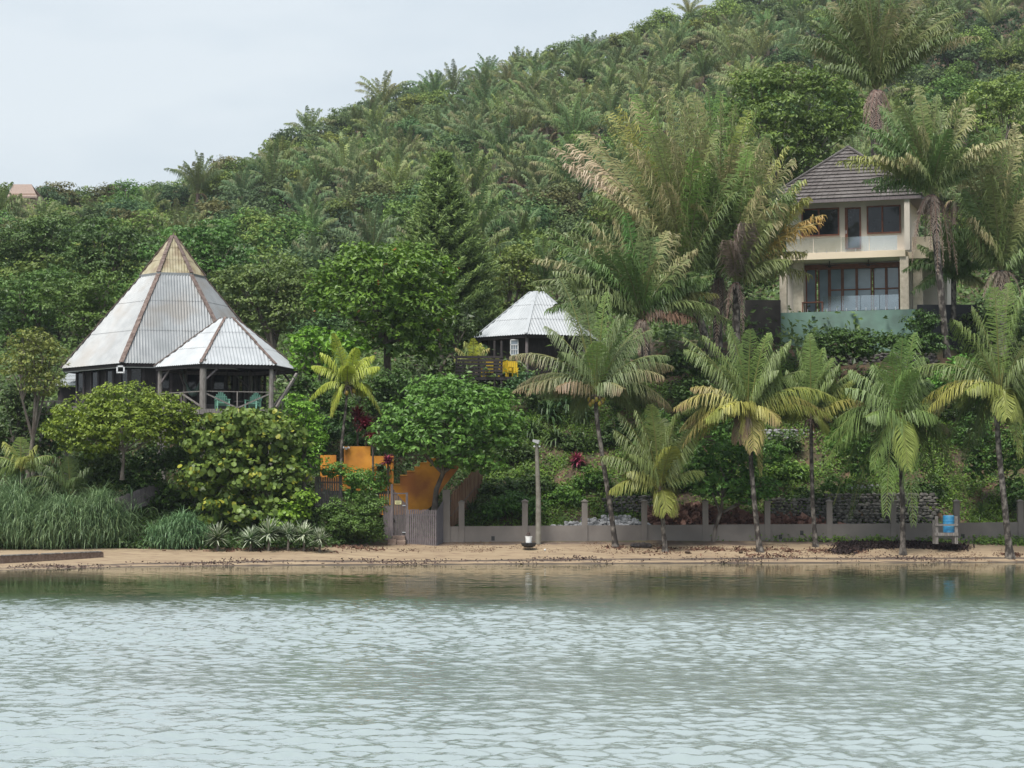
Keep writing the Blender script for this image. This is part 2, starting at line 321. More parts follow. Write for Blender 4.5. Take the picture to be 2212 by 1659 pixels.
# ---------------------------------------------------------------- buildings
def rock(q, c, s):
    n1, n2 = 6, 8; th = np.linspace(0, pi, n1); V = []
    k = rng.normal(size=3)*2; sc = A([1.25, 1, .75])*s*rng.uniform(.75, 1.25, 3); rz = rng.uniform(0, 6)
    for t in th:
        for j in range(n2):
            p = 2*pi*j/n2; d = A([sin(t)*cos(p), sin(t)*sin(p), cos(t)]); r = 1+.16*sin(3*d[0]+k[0])+.16*sin(4*d[1]+k[1])+.12*sin(5*d[2]+k[2]); d = d*r*sc; V.append((c[0]+d[0]*cos(rz)-d[1]*sin(rz), c[1]+d[0]*sin(rz)+d[1]*cos(rz), c[2]+d[2]))
    i = np.arange(n1-1)[:, None]*n2; j = np.arange(n2)[None]; kk = (j+1) % n2; q.add(V, np.stack([i+j, i+n2+j, i+n2+kk, i+kk], -1).reshape(-1, 4), A([1, 1, 1])*rng.uniform(.7, 1.25))
def hexpts(c, R, z, phi0, n=6):   # corners; phi measured from the side facing the water towards +X
    return [A([c[0]+R*sin(radians(phi0+60*k)), c[1]-R*cos(radians(phi0+60*k)), z]) for k in range(n)]
def corr_facet(b, Ap, Bp, Cp, Dp, pitch, amp, thick=.012):
    """corrugated sheet on the trapezoid A,B (eave) C,D (top, above B and A)."""
    ex = unit(Bp-Ap); nrm = unit(np.cross(ex, (Cp+Dp)/2-Ap)); sy = np.cross(nrm, ex)
    Lx = np.dot(Bp-Ap, ex); xd = np.dot(Dp-Ap, ex); xc = np.dot(Cp-Ap, ex); h = np.dot(Dp-Ap, sy)
    n = int(Lx/pitch*6); u = np.linspace(.001, Lx-.001, n); vm = np.minimum(h, np.minimum(u/max(xd, .01)*h, (Lx-u)/max(Lx-xc, .01)*h))
    of = amp*np.cos(2*pi*u/pitch)
    for f0, f1, lift in ((0, .36, 0), (.35, .69, .02), (.68, 1.01, .04)):
        a0 = np.minimum(vm, f0*h); a1 = np.minimum(vm, f1*h); V0 = Ap+u[:, None]*ex+(of+lift)[:, None]*nrm+(a0-(.06 if f0 == 0 else 0))[:, None]*sy; V1 = Ap+u[:, None]*ex+(of+lift)[:, None]*nrm+a1[:, None]*sy
        V = np.concatenate([V0, V1]); k = np.nonzero((a1[:-1] > a0[:-1]+.001) | (a1[1:] > a0[1:]+.001))[0]
        if len(k): b.add(V, np.stack([k, k+1, n+k+1, n+k], 1))
def hex_roof(root, c, R0, z0, R1, z1, phi, m, pitch=.17, amp=.022, name='roof', ridge=True, rw=.22, rm=None, edge=True):
    E = hexpts(c, R0, z0, phi); T = hexpts(c, R1, z1, phi); b = MB()
    for k in range(6): corr_facet(b, E[k], E[(k+1) % 6], T[(k+1) % 6], T[k], pitch, amp)
    b.poly(T[::-1]) if R1 > .2 and name == 'roof_' else None
    r = b.build(name, m, root)
    u = MB(); I = [e-A([0, 0, .16]) for e in hexpts(c, R0-.12, z0, phi)]; TT = [t-A([0, 0, .2]) for t in hexpts(c, max(R1-.05, .05), z1, phi)]
    for k in range(6): u.add([I[k], I[(k+1) % 6], TT[(k+1) % 6], TT[k]], [[0, 1, 2, 3]])
    for k in range(6): u.beam(I[k], I[(k+1) % 6], .06, .18)
    u.build('roof_underside', WOODD, root)
    if ridge:
        for k in range(6):
            q = MB(); a, t = E[k], T[k]; up = unit((t+a)/2-A([c[0], c[1], (a[2]+t[2])/2-2])); d = t-a
            mid = a+d*.47
            q.beam(a-d*.012+A([0, 0, .06]), mid+A([0, 0, .06]), rw, .05, up); q.beam(mid-d*.03+A([0, 0, .11]), t+A([0, 0, .07]), rw*.9, .05, up)
            q.build('ridge_board', rm or RIDGE, root)
    return r
# conical (six sided) house
CD = 130.; cc_ = at(370, 800, CD); cX = (370-CX)/F*CD; zE = at(302, 782, 123.6)[2]; zC = at(370, 590, 128.4)[2]; zA = at(370, 507, CD)[2]
R0 = 235/F*CD; c0 = (cX, CD); PH = -16.8
house = empty('conical_house', (cX, CD, gz(cX, CD)-.5), 'six sided dark wood house under a tall silver cone roof with yellowed tip', 'house')
hex_roof(house, c0, R0, zE, 1.86, zC, PH, ZINC, rw=.3)
hex_roof(house, c0, 1.98, zC+.02, .12, zA-.12, PH, CAPM, name='roof_cap', rw=.26)
q = MB(); T = hexpts(c0, 2.0, zC-.06, PH)
for k in range(6): q.beam(T[k], T[(k+1) % 6], .06, .16)
q.build('cap_flashing', ZINC, house)
q = MB(); q.tube([(cX, CD, zA-.25), (cX+.03, CD, zA+.12)], [.09, .03], 6); q.build('finial', RIDGE, house)
q = MB(); T = hexpts(c0, R0-.25, zE-.22, PH)
for k in range(6): q.beam(T[k], T[(k+1) % 6], .12, .16)
q.build('fascia', WHITE, house)
q = MB(); p = T[0]
for a_, b_, c_, d_ in ((-.28, -.2, -.28, .12), (.12, .2, -.28, .12), (-.28, .2, -.32, -.24), (-.28, .2, .04, .12)): q.box(p[0]-.1+a_, p[0]-.1+b_, p[1]-.22, p[1]-.1, p[2]-.1+c_, p[2]-.1+d_)
q.build('gutter_bracket', WHITE, house)
zF = at(370, 872, 125)[2]; Wl = hexpts(c0, R0-1.0, zF, PH); q = MB(); gl = MB(); stud = MB()
for k in range(6):
    a, b_ = Wl[k], Wl[(k+1) % 6]; top = zE-.3; q.add([a, b_, b_+A([0, 0, top-zF]), a+A([0, 0, top-zF])], [[0, 1, 2, 3]]); q.beam(a+A([0, 0, .2]), b_+A([0, 0, .2]), .08, .4)
    nrm = unit(np.cross(b_-a, (0, 0, 1)))
    for j in range(8):
        t = j/7; p = a*(1-t)+b_*t+nrm*.05; stud.beam(p+A([0, 0, 0]), p+A([0, 0, top-zF]), .16, .12, up=nrm)
        if j < 7 and k in (0, 1, 5) and j % 2 == 0:
            p1 = a*(1-t-.02)+b_*(t+.02)+nrm*.03; p2 = a*(1-t-.12)+b_*(t+.12)+nrm*.03; w1 = MB(); w1.box8([p1+A([0, 0, .9]), p2+A([0, 0, .9]), p2+nrm*.02+A([0, 0, .9]), p1+nrm*.02+A([0, 0, .9]), p1+A([0, 0, 2.3]), p2+A([0, 0, 2.3]), p2+nrm*.02+A([0, 0, 2.3]), p1+nrm*.02+A([0, 0, 2.3])]); w1.build('window', GLD, house)
q.build('wall', WOODD, house); stud.build('wall_posts', mat('dull_brown_wood', (.05, .042, .045), (.085, .07, .072), 5, .85), house)
q = MB(); F_ = hexpts(c0, R0-.4, zF-.02, PH); q.poly(F_); q.prism(F_, (0, 0, -.3)); q.build('floor', WOODG, house)
for px_, Y0, y1, y2 in ((355, 119.2, 925, 1045), (264, 119.6, 950, 1022), (420, 122, 925, 1000), (190, 124, 880, 960)):
    q = MB(); p = at(px_, y1, Y0); p[2] = zF-.25; g = gz(p[0], Y0); q.tube([(p[0], Y0, g-.4), p], [.14, .12], 8); q.build('stilt', POSTW, house)
# side roof at the left of the conical house
ann = empty('annex_roof', at(155, 860, 131), 'small white sheet roof peeping out left of the conical house', 'roof')
q = MB(); corr_facet(q, at(120, 829, 129), at(190, 827, 129), at(190, 806, 133), at(138, 806, 133), .17, .02); q.build('roof_sheet', ZINCW, ann)
q = MB(); q.beam(at(120, 831, 128.9), at(190, 829, 128.9), .06, .14); q.build('fascia', WHITE, ann)
q = MB(); a = at(125, 836, 129.6); q.box(a[0], a[0]+2, 129.6, 133, a[2]-2.2, a[2]+.0); q.build('wall', WOODD, ann)
# pavilion and deck
PD = 122.5; pX = (490-CX)/F*PD; pc = (pX, PD); PR = 158/F*PD; zPe = at(453, 784, 118.4)[2]; zPa = at(490, 689, PD)[2]; PPH = -12.8; zD = at(490, 884, 119)[2]
pav = empty('deck_pavilion', (pX, PD, gz(pX, PD)-.5), 'open six sided pavilion on a railed deck under a bright silver roof', 'pavilion')
hex_roof(pav, pc, PR, zPe, .42, zPa, PPH, ZINCW, rw=.17, pitch=.19, amp=.026)
q = MB(); q.poly(hexpts(pc, .5, zPa+.03, PPH)); q.build('roof_top', ZINCW, pav)
Pp = hexpts(pc, PR-.35, zD, PPH)
for k in (0, 1, 2, 3, 4, 5):
    a = Pp[k]; q = MB(); r = .2 if k == 0 else .14; q.tube([a-A([0, 0, .2]), A([a[0], a[1], zPe-.05+.3])], [r, r*.95], 10); q.build('post', POSTW, pav, smooth=False)
    q = MB(); g = gz(a[0], a[1]); q.tube([(a[0], a[1], g-.3), (a[0], a[1], zD-.3)], [.15, .14], 8); q.build('stilt', POSTW, pav)
q = MB(); Dk = hexpts(pc, PR+.1, zD, PPH); q.poly(Dk); q.prism([p-A([0, 0, .002]) for p in Dk], (0, 0, -.28)); q.build('deck', POSTW, pav)
q = MB()
for k in (5, 0, 1): q.beam(hexpts(pc, PR+.16, zD-.16, PPH)[k], hexpts(pc, PR+.16, zD-.16, PPH)[(k+1) % 6], .1, .3)
q.build('edge_beam', POSTW, pav)
for k in (5, 0, 1):
    a, b_ = Pp[k], Pp[(k+1) % 6]; q = MB(); H1 = A([0, 0, 1.0]); q.beam(a+H1, b_+H1, .05, .05); m_ = (a+b_)/2; q.beam(m_-A([0, 0, 0]), m_+H1, .06, .06)
    for s_, e_ in ((a, m_), (m_, b_)): q.beam(s_+(0, 0, .08) if (s_ is a) == (k != 0) else s_+A([0, 0, .95]), e_+A([0, 0, .95]) if (s_ is a) == (k != 0) else e_+A([0, 0, .08]), .08, .08)
    q.build('railing', POSTW, pav)
q = MB(); a = hexpts(pc, PR-.35, 0, PPH)
for k in range(6):
    p1 = A([a[k][0], a[k][1], zPe-.12]); p2 = A([a[(k+1) % 6][0], a[(k+1) % 6][1], zPe-.12]); q.beam(p1, p2, .12, .2)
    m_ = p1*.75+p2*.25; q.beam(p1-A([0, 0, .9]), m_, .08, .1)
q.build('eave_beam', WOODG, pav)
q = MB(); a = at(597, 880, 120); q.beam((a[0], 120, a[2]), (a[0]+1.0, 121.5, a[2]+2.0), .14, .14); q.build('brace', POSTW, pav)
hm = empty('hammock', at(425, 830, 121), 'dark hammock slung between the left posts of the pavilion', 'hammock'); q = MB()
s_ = np.linspace(0, 1, 14); P0, P1, P2 = at(392, 795, 122), at(420, 905, 121.5), at(437, 795, 121); P = ((1-s_)**2)[:, None]*P0+(2*s_*(1-s_))[:, None]*P1+(s_**2)[:, None]*P2
q.tube(P, [.02]*3+[.06, .14, .17, .19, .19, .17, .14, .06]+[.02]*3, 6); q.build('hammock_cloth', mat('dark_green_cloth', (.05, .09, .075), (.09, .13, .11)), hm)
def adirondack(label, px_, py_, D, rz):
    o = at(px_, py_, D); o[2] = zD; root = empty('garden_chair', o, label, 'chair', 'mint green garden chairs on the pavilion deck')
    c, s = cos(rz), sin(rz); W = lambda x, y, z: o+A([x*c-y*s, x*s+y*c, z])     # local: front is -y
    def bx(q, x0, x1, y0, y1, z0, z1, t=0): q.box8([W(x0, y0, z0), W(x1, y0, z0), W(x1, y1, z0-t), W(x0, y1, z0-t), W(x0, y0, z1), W(x1, y0, z1), W(x1, y1, z1-t), W(x0, y1, z1-t)])
    q = MB()
    for i in range(6): bx(q, -.28, .28, -.3+i*.1, -.215+i*.1, .38-i*.02, .405-i*.02)
    q.build('seat', MINT, root); q = MB()
    for i in range(7):
        x = (i-3)*.088; h = 1.06-.035*(i-3)**2; f = 1+.25; q.box8([W(x-.035, .24, .24), W(x+.035, .24, .24), W(x+.035, .265, .24), W(x-.035, .265, .24), W(x*f-.04, .5, h), W(x*f+.04, .5, h), W(x*f+.04, .525, h), W(x*f-.04, .525, h)])
    bx(q, -.3, .3, .33, .36, .45, .52); bx(q, -.34, .34, .42, .45, .75, .81); q.build('backrest', MINT, root)
    for sx in (-1, 1):
        q = MB(); x = sx*.33; bx(q, x-.07, x+.07, -.38, .4, .57, .6, .02); q.build('armrest', MINT, root)
        q = MB(); bx(q, x-.035, x+.035, -.34, -.27, 0, .57); q.build('leg', MINT, root)
        q = MB(); bx(q, x-.035, x+.035, .3, .38, 0, .56); q.build('leg', MINT, root)
adirondack('mint green slatted garden chair next to the big front post of the deck', 480, 884, 119.9, radians(18))
adirondack('mint green slatted garden chair farther right along the deck railing', 546, 884, 120.6, radians(-14))
q = MB(); p = at(516, 884, 121); q.lathe((p[0], p[1], zD), [(.03, 0), (.03, .5), (.3, .5), (.3, .54), (.01, .54)], 12); tag(q.build('side_table', WOODG), 'small round table between the two mint green chairs', 'table')
# left walkway
wk = empty('walkway', at(120, 900, 119), 'grey timber walkway with triangular frame at the far left', 'walkway'); q = MB(); q.beam(at(80, 868, 119), at(150, 866, 119), .06, .08); q.beam(at(80, 892, 119), at(150, 892, 119), .1, .2)
for x_ in (82, 100, 118, 136, 150): q.beam(at(x_, 892, 119), at(x_, 866, 119), .08, .08)
q.beam(at(118, 866, 118.9), at(146, 882, 118.9), .08, .1); q.beam(at(118, 866, 118.9), at(98, 888, 118.9), .08, .1); q.build('rail', POSTW, wk)
for x_ in (90, 145):
    q = MB(); p = at(x_, 892, 119.2); q.tube([(p[0], p[1], gz(p[0], p[1])-.3), p], .1, 7); q.build('post', POSTW, wk)
# small hut
HD = 136.; hX = (1160-CX)/F*HD; hc = (hX, HD); zHe = at(1135, 720, 131.8)[2]; zHa = at(1168, 632, HD)[2]; zHf = at(1100, 815, 131)[2]
hut = empty('small_hut', (hX, HD, zHf-.4), 'small dark timber hut with corrugated silver hip roof and white framed window', 'hut')
hex_roof(hut, hc, 143/F*HD, zHe, .5, zHa, -10, ZINCW, pitch=.2, amp=.028, ridge=False)
q = MB(); E = hexpts(hc, 143/F*HD, zHe+.03, -10); T = hexpts(hc, .5, zHa+.04, -10)
for k in range(6): q.beam(E[k], T[k], .2, .03)
q.poly([t+A([0, 0, .02]) for t in T]); q.build('ridge_flashing', ZINCW, hut)
Wl = hexpts(hc, 3.3, zHf, -10); q = MB()
for k in range(6): a, b_ = Wl[k], Wl[(k+1) % 6]; q.add([a, b_, b_+A([0, 0, zHe-zHf]), a+A([0, 0, zHe-zHf])], [[0, 1, 2, 3]])
q.build('wall', WOODD, hut)
for k in range(6):
    q = MB(); a = hexpts(hc, 3.85, zHf-.2, -10)[k]; q.tube([a, a+A([0, 0, zHe-zHf+.2])], .1, 8); q.build('post', WOODG, hut)
y_ = 132.6; q = MB()
for x0, x1, z0, z1 in ((1102, 1104, 733, 768), (1118, 1120, 733, 768), (1102, 1120, 733, 735), (1102, 1120, 766, 768), (1108, 1109, 745, 768), (1113, 1114, 745, 768), (1102, 1120, 744, 745.5), (1102, 1120, 755, 756)):
    a = at(x0, z1, y_); b_ = at(x1, z0, y_); q.box(a[0], b_[0], y_-.03, y_+.03, a[2], b_[2])
wf = q.build('window', WHITE, hut); q = MB(); a = at(1103, 767, y_+.05); b_ = at(1119, 734, y_+.05); q.box(a[0], b_[0], y_+.02, y_+.04, a[2], b_[2]); q.build('pane', GLB, wf)
q = MB(); a = at(980, 817, 130.5); b_ = at(1290, 817, 130.5); q.box(a[0], b_[0], 130.4, 134, zHf-.2, zHf); q.build('deck', WOODD, hut)
q = MB()
for i in range(6): z = zHf+.08+i*.21; a = at(985, 800, 130.4); b_ = at(1086, 800, 130.4); q.box(a[0], b_[0], 130.35, 130.4, z, z+.15)
q.build('board_railing', WOODD, hut)
for x_ in (986, 1034, 1068, 1083):
    q = MB(); a = at(x_, 815, 130.5); q.box(a[0]-.06, a[0]+.06, 130.42, 130.54, a[2]-1.6, a[2]+1.35+(.9 if x_ > 1060 else 0)); q.build('railing_post', WOODD, hut)
def ychair(label, px_, D, rz):
    o = at(px_, 815, D); o[2] = zHf; root = empty('garden_chair', o, label, 'chair', 'yellow chairs on the hut deck'); c, s = cos(rz), sin(rz); W = lambda x, y, z: o+A([x*c-y*s, x*s+y*c, z])
    def bx(q, x0, x1, y0, y1, z0, z1): q.box8([W(x0, y0, z0), W(x1, y0, z0), W(x1, y1, z0), W(x0, y1, z0), W(x0, y0, z1), W(x1, y0, z1), W(x1, y1, z1), W(x0, y1, z1)])
    q = MB(); bx(q, -.3, .3, -.3, .25, .36, .41); q.build('seat', YELL, root); q = MB()
    for i in range(5): bx(q, -.29+i*.12, -.19+i*.12, .27, .3, .3, 1.05)
    q.build('backrest', YELL, root)
    for x in (-.34, .3):
        q = MB(); bx(q, x-.04, x+.08, -.34, .3, .6, .64); q.build('armrest', YELL, root)
        for y in (-.3, .24): q = MB(); bx(q, x, x+.06, y, y+.06, 0, .6); q.build('leg', YELL, root)
ychair('yellow garden chair seen through the hut railing boards', 1055, 131.3, 3.6); ychair('yellow garden chair half hidden right of the railing post', 1093, 131.3, 2.6); ychair('yellow chair farthest right behind the palm frond', 1106, 132, 3.3)

# villa: facade turned 18 degrees
TH = radians(18); OR = at(1957, 800, 131.0); OR[2] = 0; Lv = A([-cos(TH), sin(TH), 0]); Bv = A([sin(TH), cos(TH), 0])
def solveW():
    k = (1686-CX)/F; return (OR[0]-k*131.0)/(cos(TH)+k*sin(TH))
VW = solveW(); US = VW/820.   # metres per crop pixel along the facade (635..1455)
def vp(u, d, z): p = OR+Lv*(VW-u)+Bv*d; return A([p[0], p[1], z])
def U(cx): return (cx-635)*US
def ZZ(cx, cy, d=0): p = OR+Lv*(VW-U(cx))+Bv*d; return at(1474.7+cx/3, 219.5+cy/3, p[1])[2]
def vbox(b, u0, u1, d0, d1, z0, z1): b.box8([vp(u0, d0, z0), vp(u1, d0, z0), vp(u1, d1, z0), vp(u0, d1, z0), vp(u0, d0, z1), vp(u1, d0, z1), vp(u1, d1, z1), vp(u0, d1, z1)])
zG0 = ZZ(1455, 1640); zG = ZZ(1455, 1347); zS0 = ZZ(1455, 1003); zS1 = ZZ(1455, 962); zEv = ZZ(1455, 612); dU = 1.15
villa = empty('villa', vp(VW/2, 3, zG0-1), 'two storey tan villa with brown tiled hip roof, balcony and green base wall', 'house')
q = MB(); vbox(q, -.02, U(1520), -.12, 6.5, zG0-1.5, zG); q.build('base_wall', VGREEN, villa)
q = MB(); vbox(q, -.05, VW+.05, -.1, 6.4, zS0, zS1); vbox(q, VW+.052, VW+2.6, 1.2, 6.4, zS0-.0, zS1+.002); q.build('balcony_slab', VCREAM, villa)
q = MB(); vbox(q, VW+.3, VW+2.58, 1.22, 1.36, zS1+.004, zS1+.95); vbox(q, VW+2.44, VW+2.58, 1.37, 6.3, zS1+.004, zS1+.95); q.build('side_parapet', VCREAM, villa)
for u0, u1, d0 in ((0, U(682), 0), (U(700), U(770), 1.3), (U(1422), U(1478), 0), (U(1484), U(1545), 1.6)):
    q = MB(); vbox(q, u0+.01, u1, d0+.01, d0+.42, zG+.002, zS0-.002); q.build('column', VSTONE, villa)
q = MB(); vbox(q, .1, U(775), 2.3, 2.5, zG, zS0); vbox(q, U(1400), VW-.1, 2.3, 2.5, zG, zS0); vbox(q, .1, VW-.1, 2.3, 2.5, zS0-.38, zS0-.004); vbox(q, VW-.35, VW+.05, 2.6, 6.2, zG, zS0-.004); vbox(q, .0, .2, 2.6, 6.2, zG, zS0-.004); q.build('lower_wall', VWALL, villa)
q = MB(); vbox(q, U(745), U(1425), 2.0, 2.2, ZZ(1080, 1082, 2), ZZ(1080, 1050, 2)); q.build('lintel_beam', REDWOOD, villa)
zb_, zt_ = zG+.06, ZZ(1080, 1078, 2.3)
for x0, x1 in ((775, 836), (858, 922), (934, 1008), (1020, 1103), (1113, 1203), (1220, 1298), (1308, 1385)):
    q = MB(); vbox(q, U(x0), U(x1), 2.24, 2.27, zb_, zt_)
    g1 = q.build('window', GLB, villa); q = MB(); vbox(q, U(x0)-.05, U(x0)+.03, 2.15, 2.235, zb_, zt_); vbox(q, U(x1)-.03, U(x1)+.05, 2.15, 2.235, zb_, zt_); vbox(q, U(x0)+.03, U(x1)-.03, 2.17, 2.23, zb_, zb_+.08)
    if x0 > 900: zm = ZZ(1080, 1218, 2.2); vbox(q, U(x0)+.03, U(x1)-.03, 2.17, 2.23, zm-.04, zm+.04)
    q.build('window_frame', REDWOOD, g1)
for nm, x0, x1, z0, z1 in (('window', 765, 1015, 872, 692), ('door', 1053, 1157, 958, 687), ('window', 1196, 1417, 855, 674)):
    a = ZZ((x0+x1)/2, z0, dU); b_ = ZZ((x0+x1)/2, z1, dU); q = MB(); vbox(q, U(x0)+.07, U(x1)-.07, dU-.035, dU-.015, a+.07, b_-.07); g1 = q.build(nm, GLD, villa)
    q = MB(); t = .085; f0 = dU-.1; f1 = dU-.005
    vbox(q, U(x0), U(x0)+t*(2 if nm == 'door' else 1), f0, f1, a, b_); vbox(q, U(x1)-t, U(x1), f0, f1, a, b_); vbox(q, U(x0)+t, U(x1)-t, f0+.002, f1, a, a+t); vbox(q, U(x0)+t, U(x1)-t, f0+.002, f1, b_-t, b_)
    if nm == 'window': um = U(x0+(x1-x0)*.46); vbox(q, um-.05, um+.05, f0+.004, f1, a+t, b_-t)
    q.build(nm+'_frame', REDWOOD, g1)
    if nm == 'door': q = MB(); vbox(q, U(x0)+.05, U(x0)+.1, f0-.05, f0-.002, a+1.0, a+1.2); q.build('handle', STEEL, g1)
q = MB(); W0, W1 = U(660), VW
def wallgrid(q, d, z0, z1, holes, u0, u1):   # facade with real openings
    us = sorted({u0, u1} | {h[0] for h in holes} | {h[1] for h in holes})
    for a, b_ in zip(us[:-1], us[1:]):
        hs = [h for h in holes if h[0] <= a+1e-6 and h[1] >= b_-1e-6]; z = z0
        for h in sorted(hs, key=lambda h: h[2]):
            if h[2] > z+.01: vbox(q, a, b_, d, d+.2, z, h[2])
            z = h[3]
        if z < z1: vbox(q, a, b_, d, d+.2, z, z1)
ho = [(U(x0)+.01, U(x1)-.01, ZZ((x0+x1)/2, z0, dU)+.01, ZZ((x0+x1)/2, z1, dU)-.01) for x0, x1, z0, z1 in ((765, 1015, 872, 692), (1053, 1157, 958, 687), (1196, 1417, 855, 674))]
wallgrid(q, dU, zS1+.002, zEv+.05, ho, W0, W1); vbox(q, W1-.2, W1, dU+.202, 6.2, zS1+.002, zEv+.05); vbox(q, W0, W0+.2, dU+.202, 6.2, zS1+.002, zEv+.05); vbox(q, W0+.2, W1-.2, 3.4, 3.5, zS1+.002, zEv+.05); q.build('upper_wall', VWALL, villa)
q = MB(); vbox(q, W1+.002, W1+.34, -.05, .35, zS1+.003, zEv+.04); q.build('corner_post', VWALL, villa)
q = MB(); vbox(q, W1+.002, W1+2.2, 3.2, 6.2, zG, zS0-.01); q.build('side_wing', VWALL, villa)
for zz_, x0, x1 in ((zS1, 680, 1410), (zG, 920, 1415)):
    n = 4
    for i in range(n):
        a = U(x0+(x1-x0)*i/n)+.02; b_ = U(x0+(x1-x0)*(i+1)/n)-.02; q = MB(); vbox(q, a, b_, -.03, -.018, zz_+.04, zz_+.95); q.build('glass_panel', RAILG, villa)
for zz_ in (zS1, zG):
    for i in range(12):
        q = MB(); u = U(695+i*63.5); vbox(q, u-.02, u+.02, -.075, -.035, zz_+.003, zz_+.19); q.build('glass_clamp', STEEL, villa)
for cx_ in (950, 1205):
    q = MB(); p = vp(U(cx_), 1.0, zS0-.3); q.tube([p+A([0, 0, .3]), p], .03, 6); q.tube([p+A([0, 0, .02]), p-A([0, 0, .1])], .1, 8)
    for k in range(5): a = k*2*pi/5+.3; d = A([cos(a), sin(a), 0]); q.beam(p+d*.12, p+d*.62, .13, .015)
    q.build('ceiling_fan', WOODD, villa)
# dining table behind the railing
q = MB(); vbox(q, U(765), U(905), .9, 1.5, zG+.7, zG+.74)
for u, d in ((U(770), .95), (U(900), .95), (U(770), 1.45), (U(900), 1.45)): vbox(q, u-.03, u+.03, d-.03, d+.03, zG+.003, zG+.7)
tag(q.build('terrace_table', REDWOOD), 'wooden bench table on the lower terrace of the villa', 'table')
# tiled roof
u0, u1, d0, d1 = -1.05, VW+1.05, -.15, 7.4; ap = vp(VW/2-.05, (d0+d1)/2-.2, ZZ(1080, 292, 3)); Cn = [vp(u0, d0, zEv), vp(u1, d0, zEv), vp(u1, d1, zEv), vp(u0, d1, zEv)]
q = MB(); n = 15
for k in range(4):
    a, b_ = Cn[k], Cn[(k+1) % 4]; nn = unit(np.cross(b_-a, ap-a)); 
    for i in range(n):
        t0, t1 = i/n, (i+1)/n; A0, B0, A1, B1 = a+(ap-a)*t0, b_+(ap-b_)*t0, a+(ap-a)*t1, b_+(ap-b_)*t1; ex = unit(b_-a)*.04; m_ = 1+int(np.linalg.norm(B0-A0)/.42)
        q.add([A0+nn*.10-ex, B0+nn*.10+ex, B1+nn*.02, A1+nn*.02], [[0, 1, 2, 3]]); q.add([A0+nn*.10-ex, B0+nn*.10+ex, B0+nn*.0, A0+nn*.0], [[3, 2, 1, 0]])
        for j in range(m_):
            s = (j+.5*(i % 2))/m_; p = A0+(B0-A0)*s; p1 = A1+(B1-A1)*s; q.beam(p+nn*.11, p1+nn*.03, .03, .025, nn)
q.build('roof', VTILE, villa)
q = MB(); q.add(Cn, [[3, 2, 1, 0]]); 
for k in range(4): q.beam(Cn[k]-A([0, 0, .1]), Cn[(k+1) % 4]-A([0, 0, .1]), .06, .2)
q.build('soffit', WOODG, villa)
for k in range(4): q = MB(); q.beam(Cn[k]+A([0, 0, .1]), ap+A([0, 0, .12]), .24, .08); q.build('hip_tiles', VTILE, villa)
q = MB(); a = at(1610, 745, 133); b_ = at(1690, 690, 133); q.box(a[0], b_[0]-.1, 133, 133.3, a[2]-1.5, at(1650, 648, 133)[2]); tag(q.build('retaining_wall', mat('stained_shaded_concrete', (.03, .026, .024), (.07, .06, .052), 1.2, .9)), 'stained and shade-darkened concrete wall left of the green villa base', 'wall')  # colour holds dark staining plus the shadows lying on this wall
q = MB(); a = at(1983, 715, 131.5); b_ = at(2110, 658, 131.5); q.box(a[0], b_[0], 131.5, 131.7, a[2]-1.2, b_[2]); tag(q.build('garden_wall', mat('near_black_paint', (.018, .019, .024), rough=.6)), 'near black garden wall right of the villa', 'wall')

# house far away on the ridge at the left
rh = empty('ridge_house', at(45, 452, 318), 'tiny brown house among trees on the far left ridge', 'house')
q = MB(); a = at(20, 455, 318); b_ = at(76, 418, 318); q.box(a[0], b_[0], 318, 324, a[2]-2, b_[2]); q.build('wall', mat('faded_brown_board', (.30, .20, .15), (.36, .25, .19)), rh)
q = MB(); p = [at(16, 424, 317.6), at(80, 424, 317.6), at(68, 398, 321), at(28, 398, 321)]; q.prism(p, (0, 0, -.25)); p2 = [at(80, 424, 317.6)+A([0, 7, 0]), at(16, 424, 317.6)+A([0, 7, 0]), p[3], p[2]]; q.prism(p2, (0, 0, -.25)); q.build('roof', mat('brown_roof', (.24, .18, .15), (.3, .22, .18)), rh)
q = MB(); a = at(51, 444, 317.9); b_ = at(58, 428, 317.9); q.box(a[0], b_[0], 317.9, 317.98, a[2], b_[2]); q.build('window', GLD, rh)

# ---------------------------------------------------------------- walls, fences and small things along the beach
def WD(px): return np.interp(px, [950, 1400, 2260], [115.6, 116.3, 118.0])
cw = empty('concrete_wall', (at(1600, 1170, 116.6)[0], 116.6, .9), 'long low grey concrete wall with capped posts along the beach', 'wall')
TOPY = lambda x: np.interp(x, [975, 1400, 1930, 2212], [1137, 1134, 1131, 1127.5])
q = MB(); pxs = [958, 997, 1134, 1263, 1392, 1524, 1658, 1792, 1930, 2067, 2205, 2343, 2480, 2620]
for a_, b_ in zip(pxs[:-1], pxs[1:]):
    pa, pb = at(a_, TOPY(a_), WD(a_)), at(b_, TOPY(b_), WD(b_)); n_ = A([0, .16, 0]); z0 = .35
    q.box8([(pa[0], pa[1], z0), (pb[0], pb[1], z0), (pb[0], pb[1]+.16, z0), (pa[0], pa[1]+.16, z0), pa, pb, pb+n_, pa+n_])
q.build('wall_panel', CONC, cw)
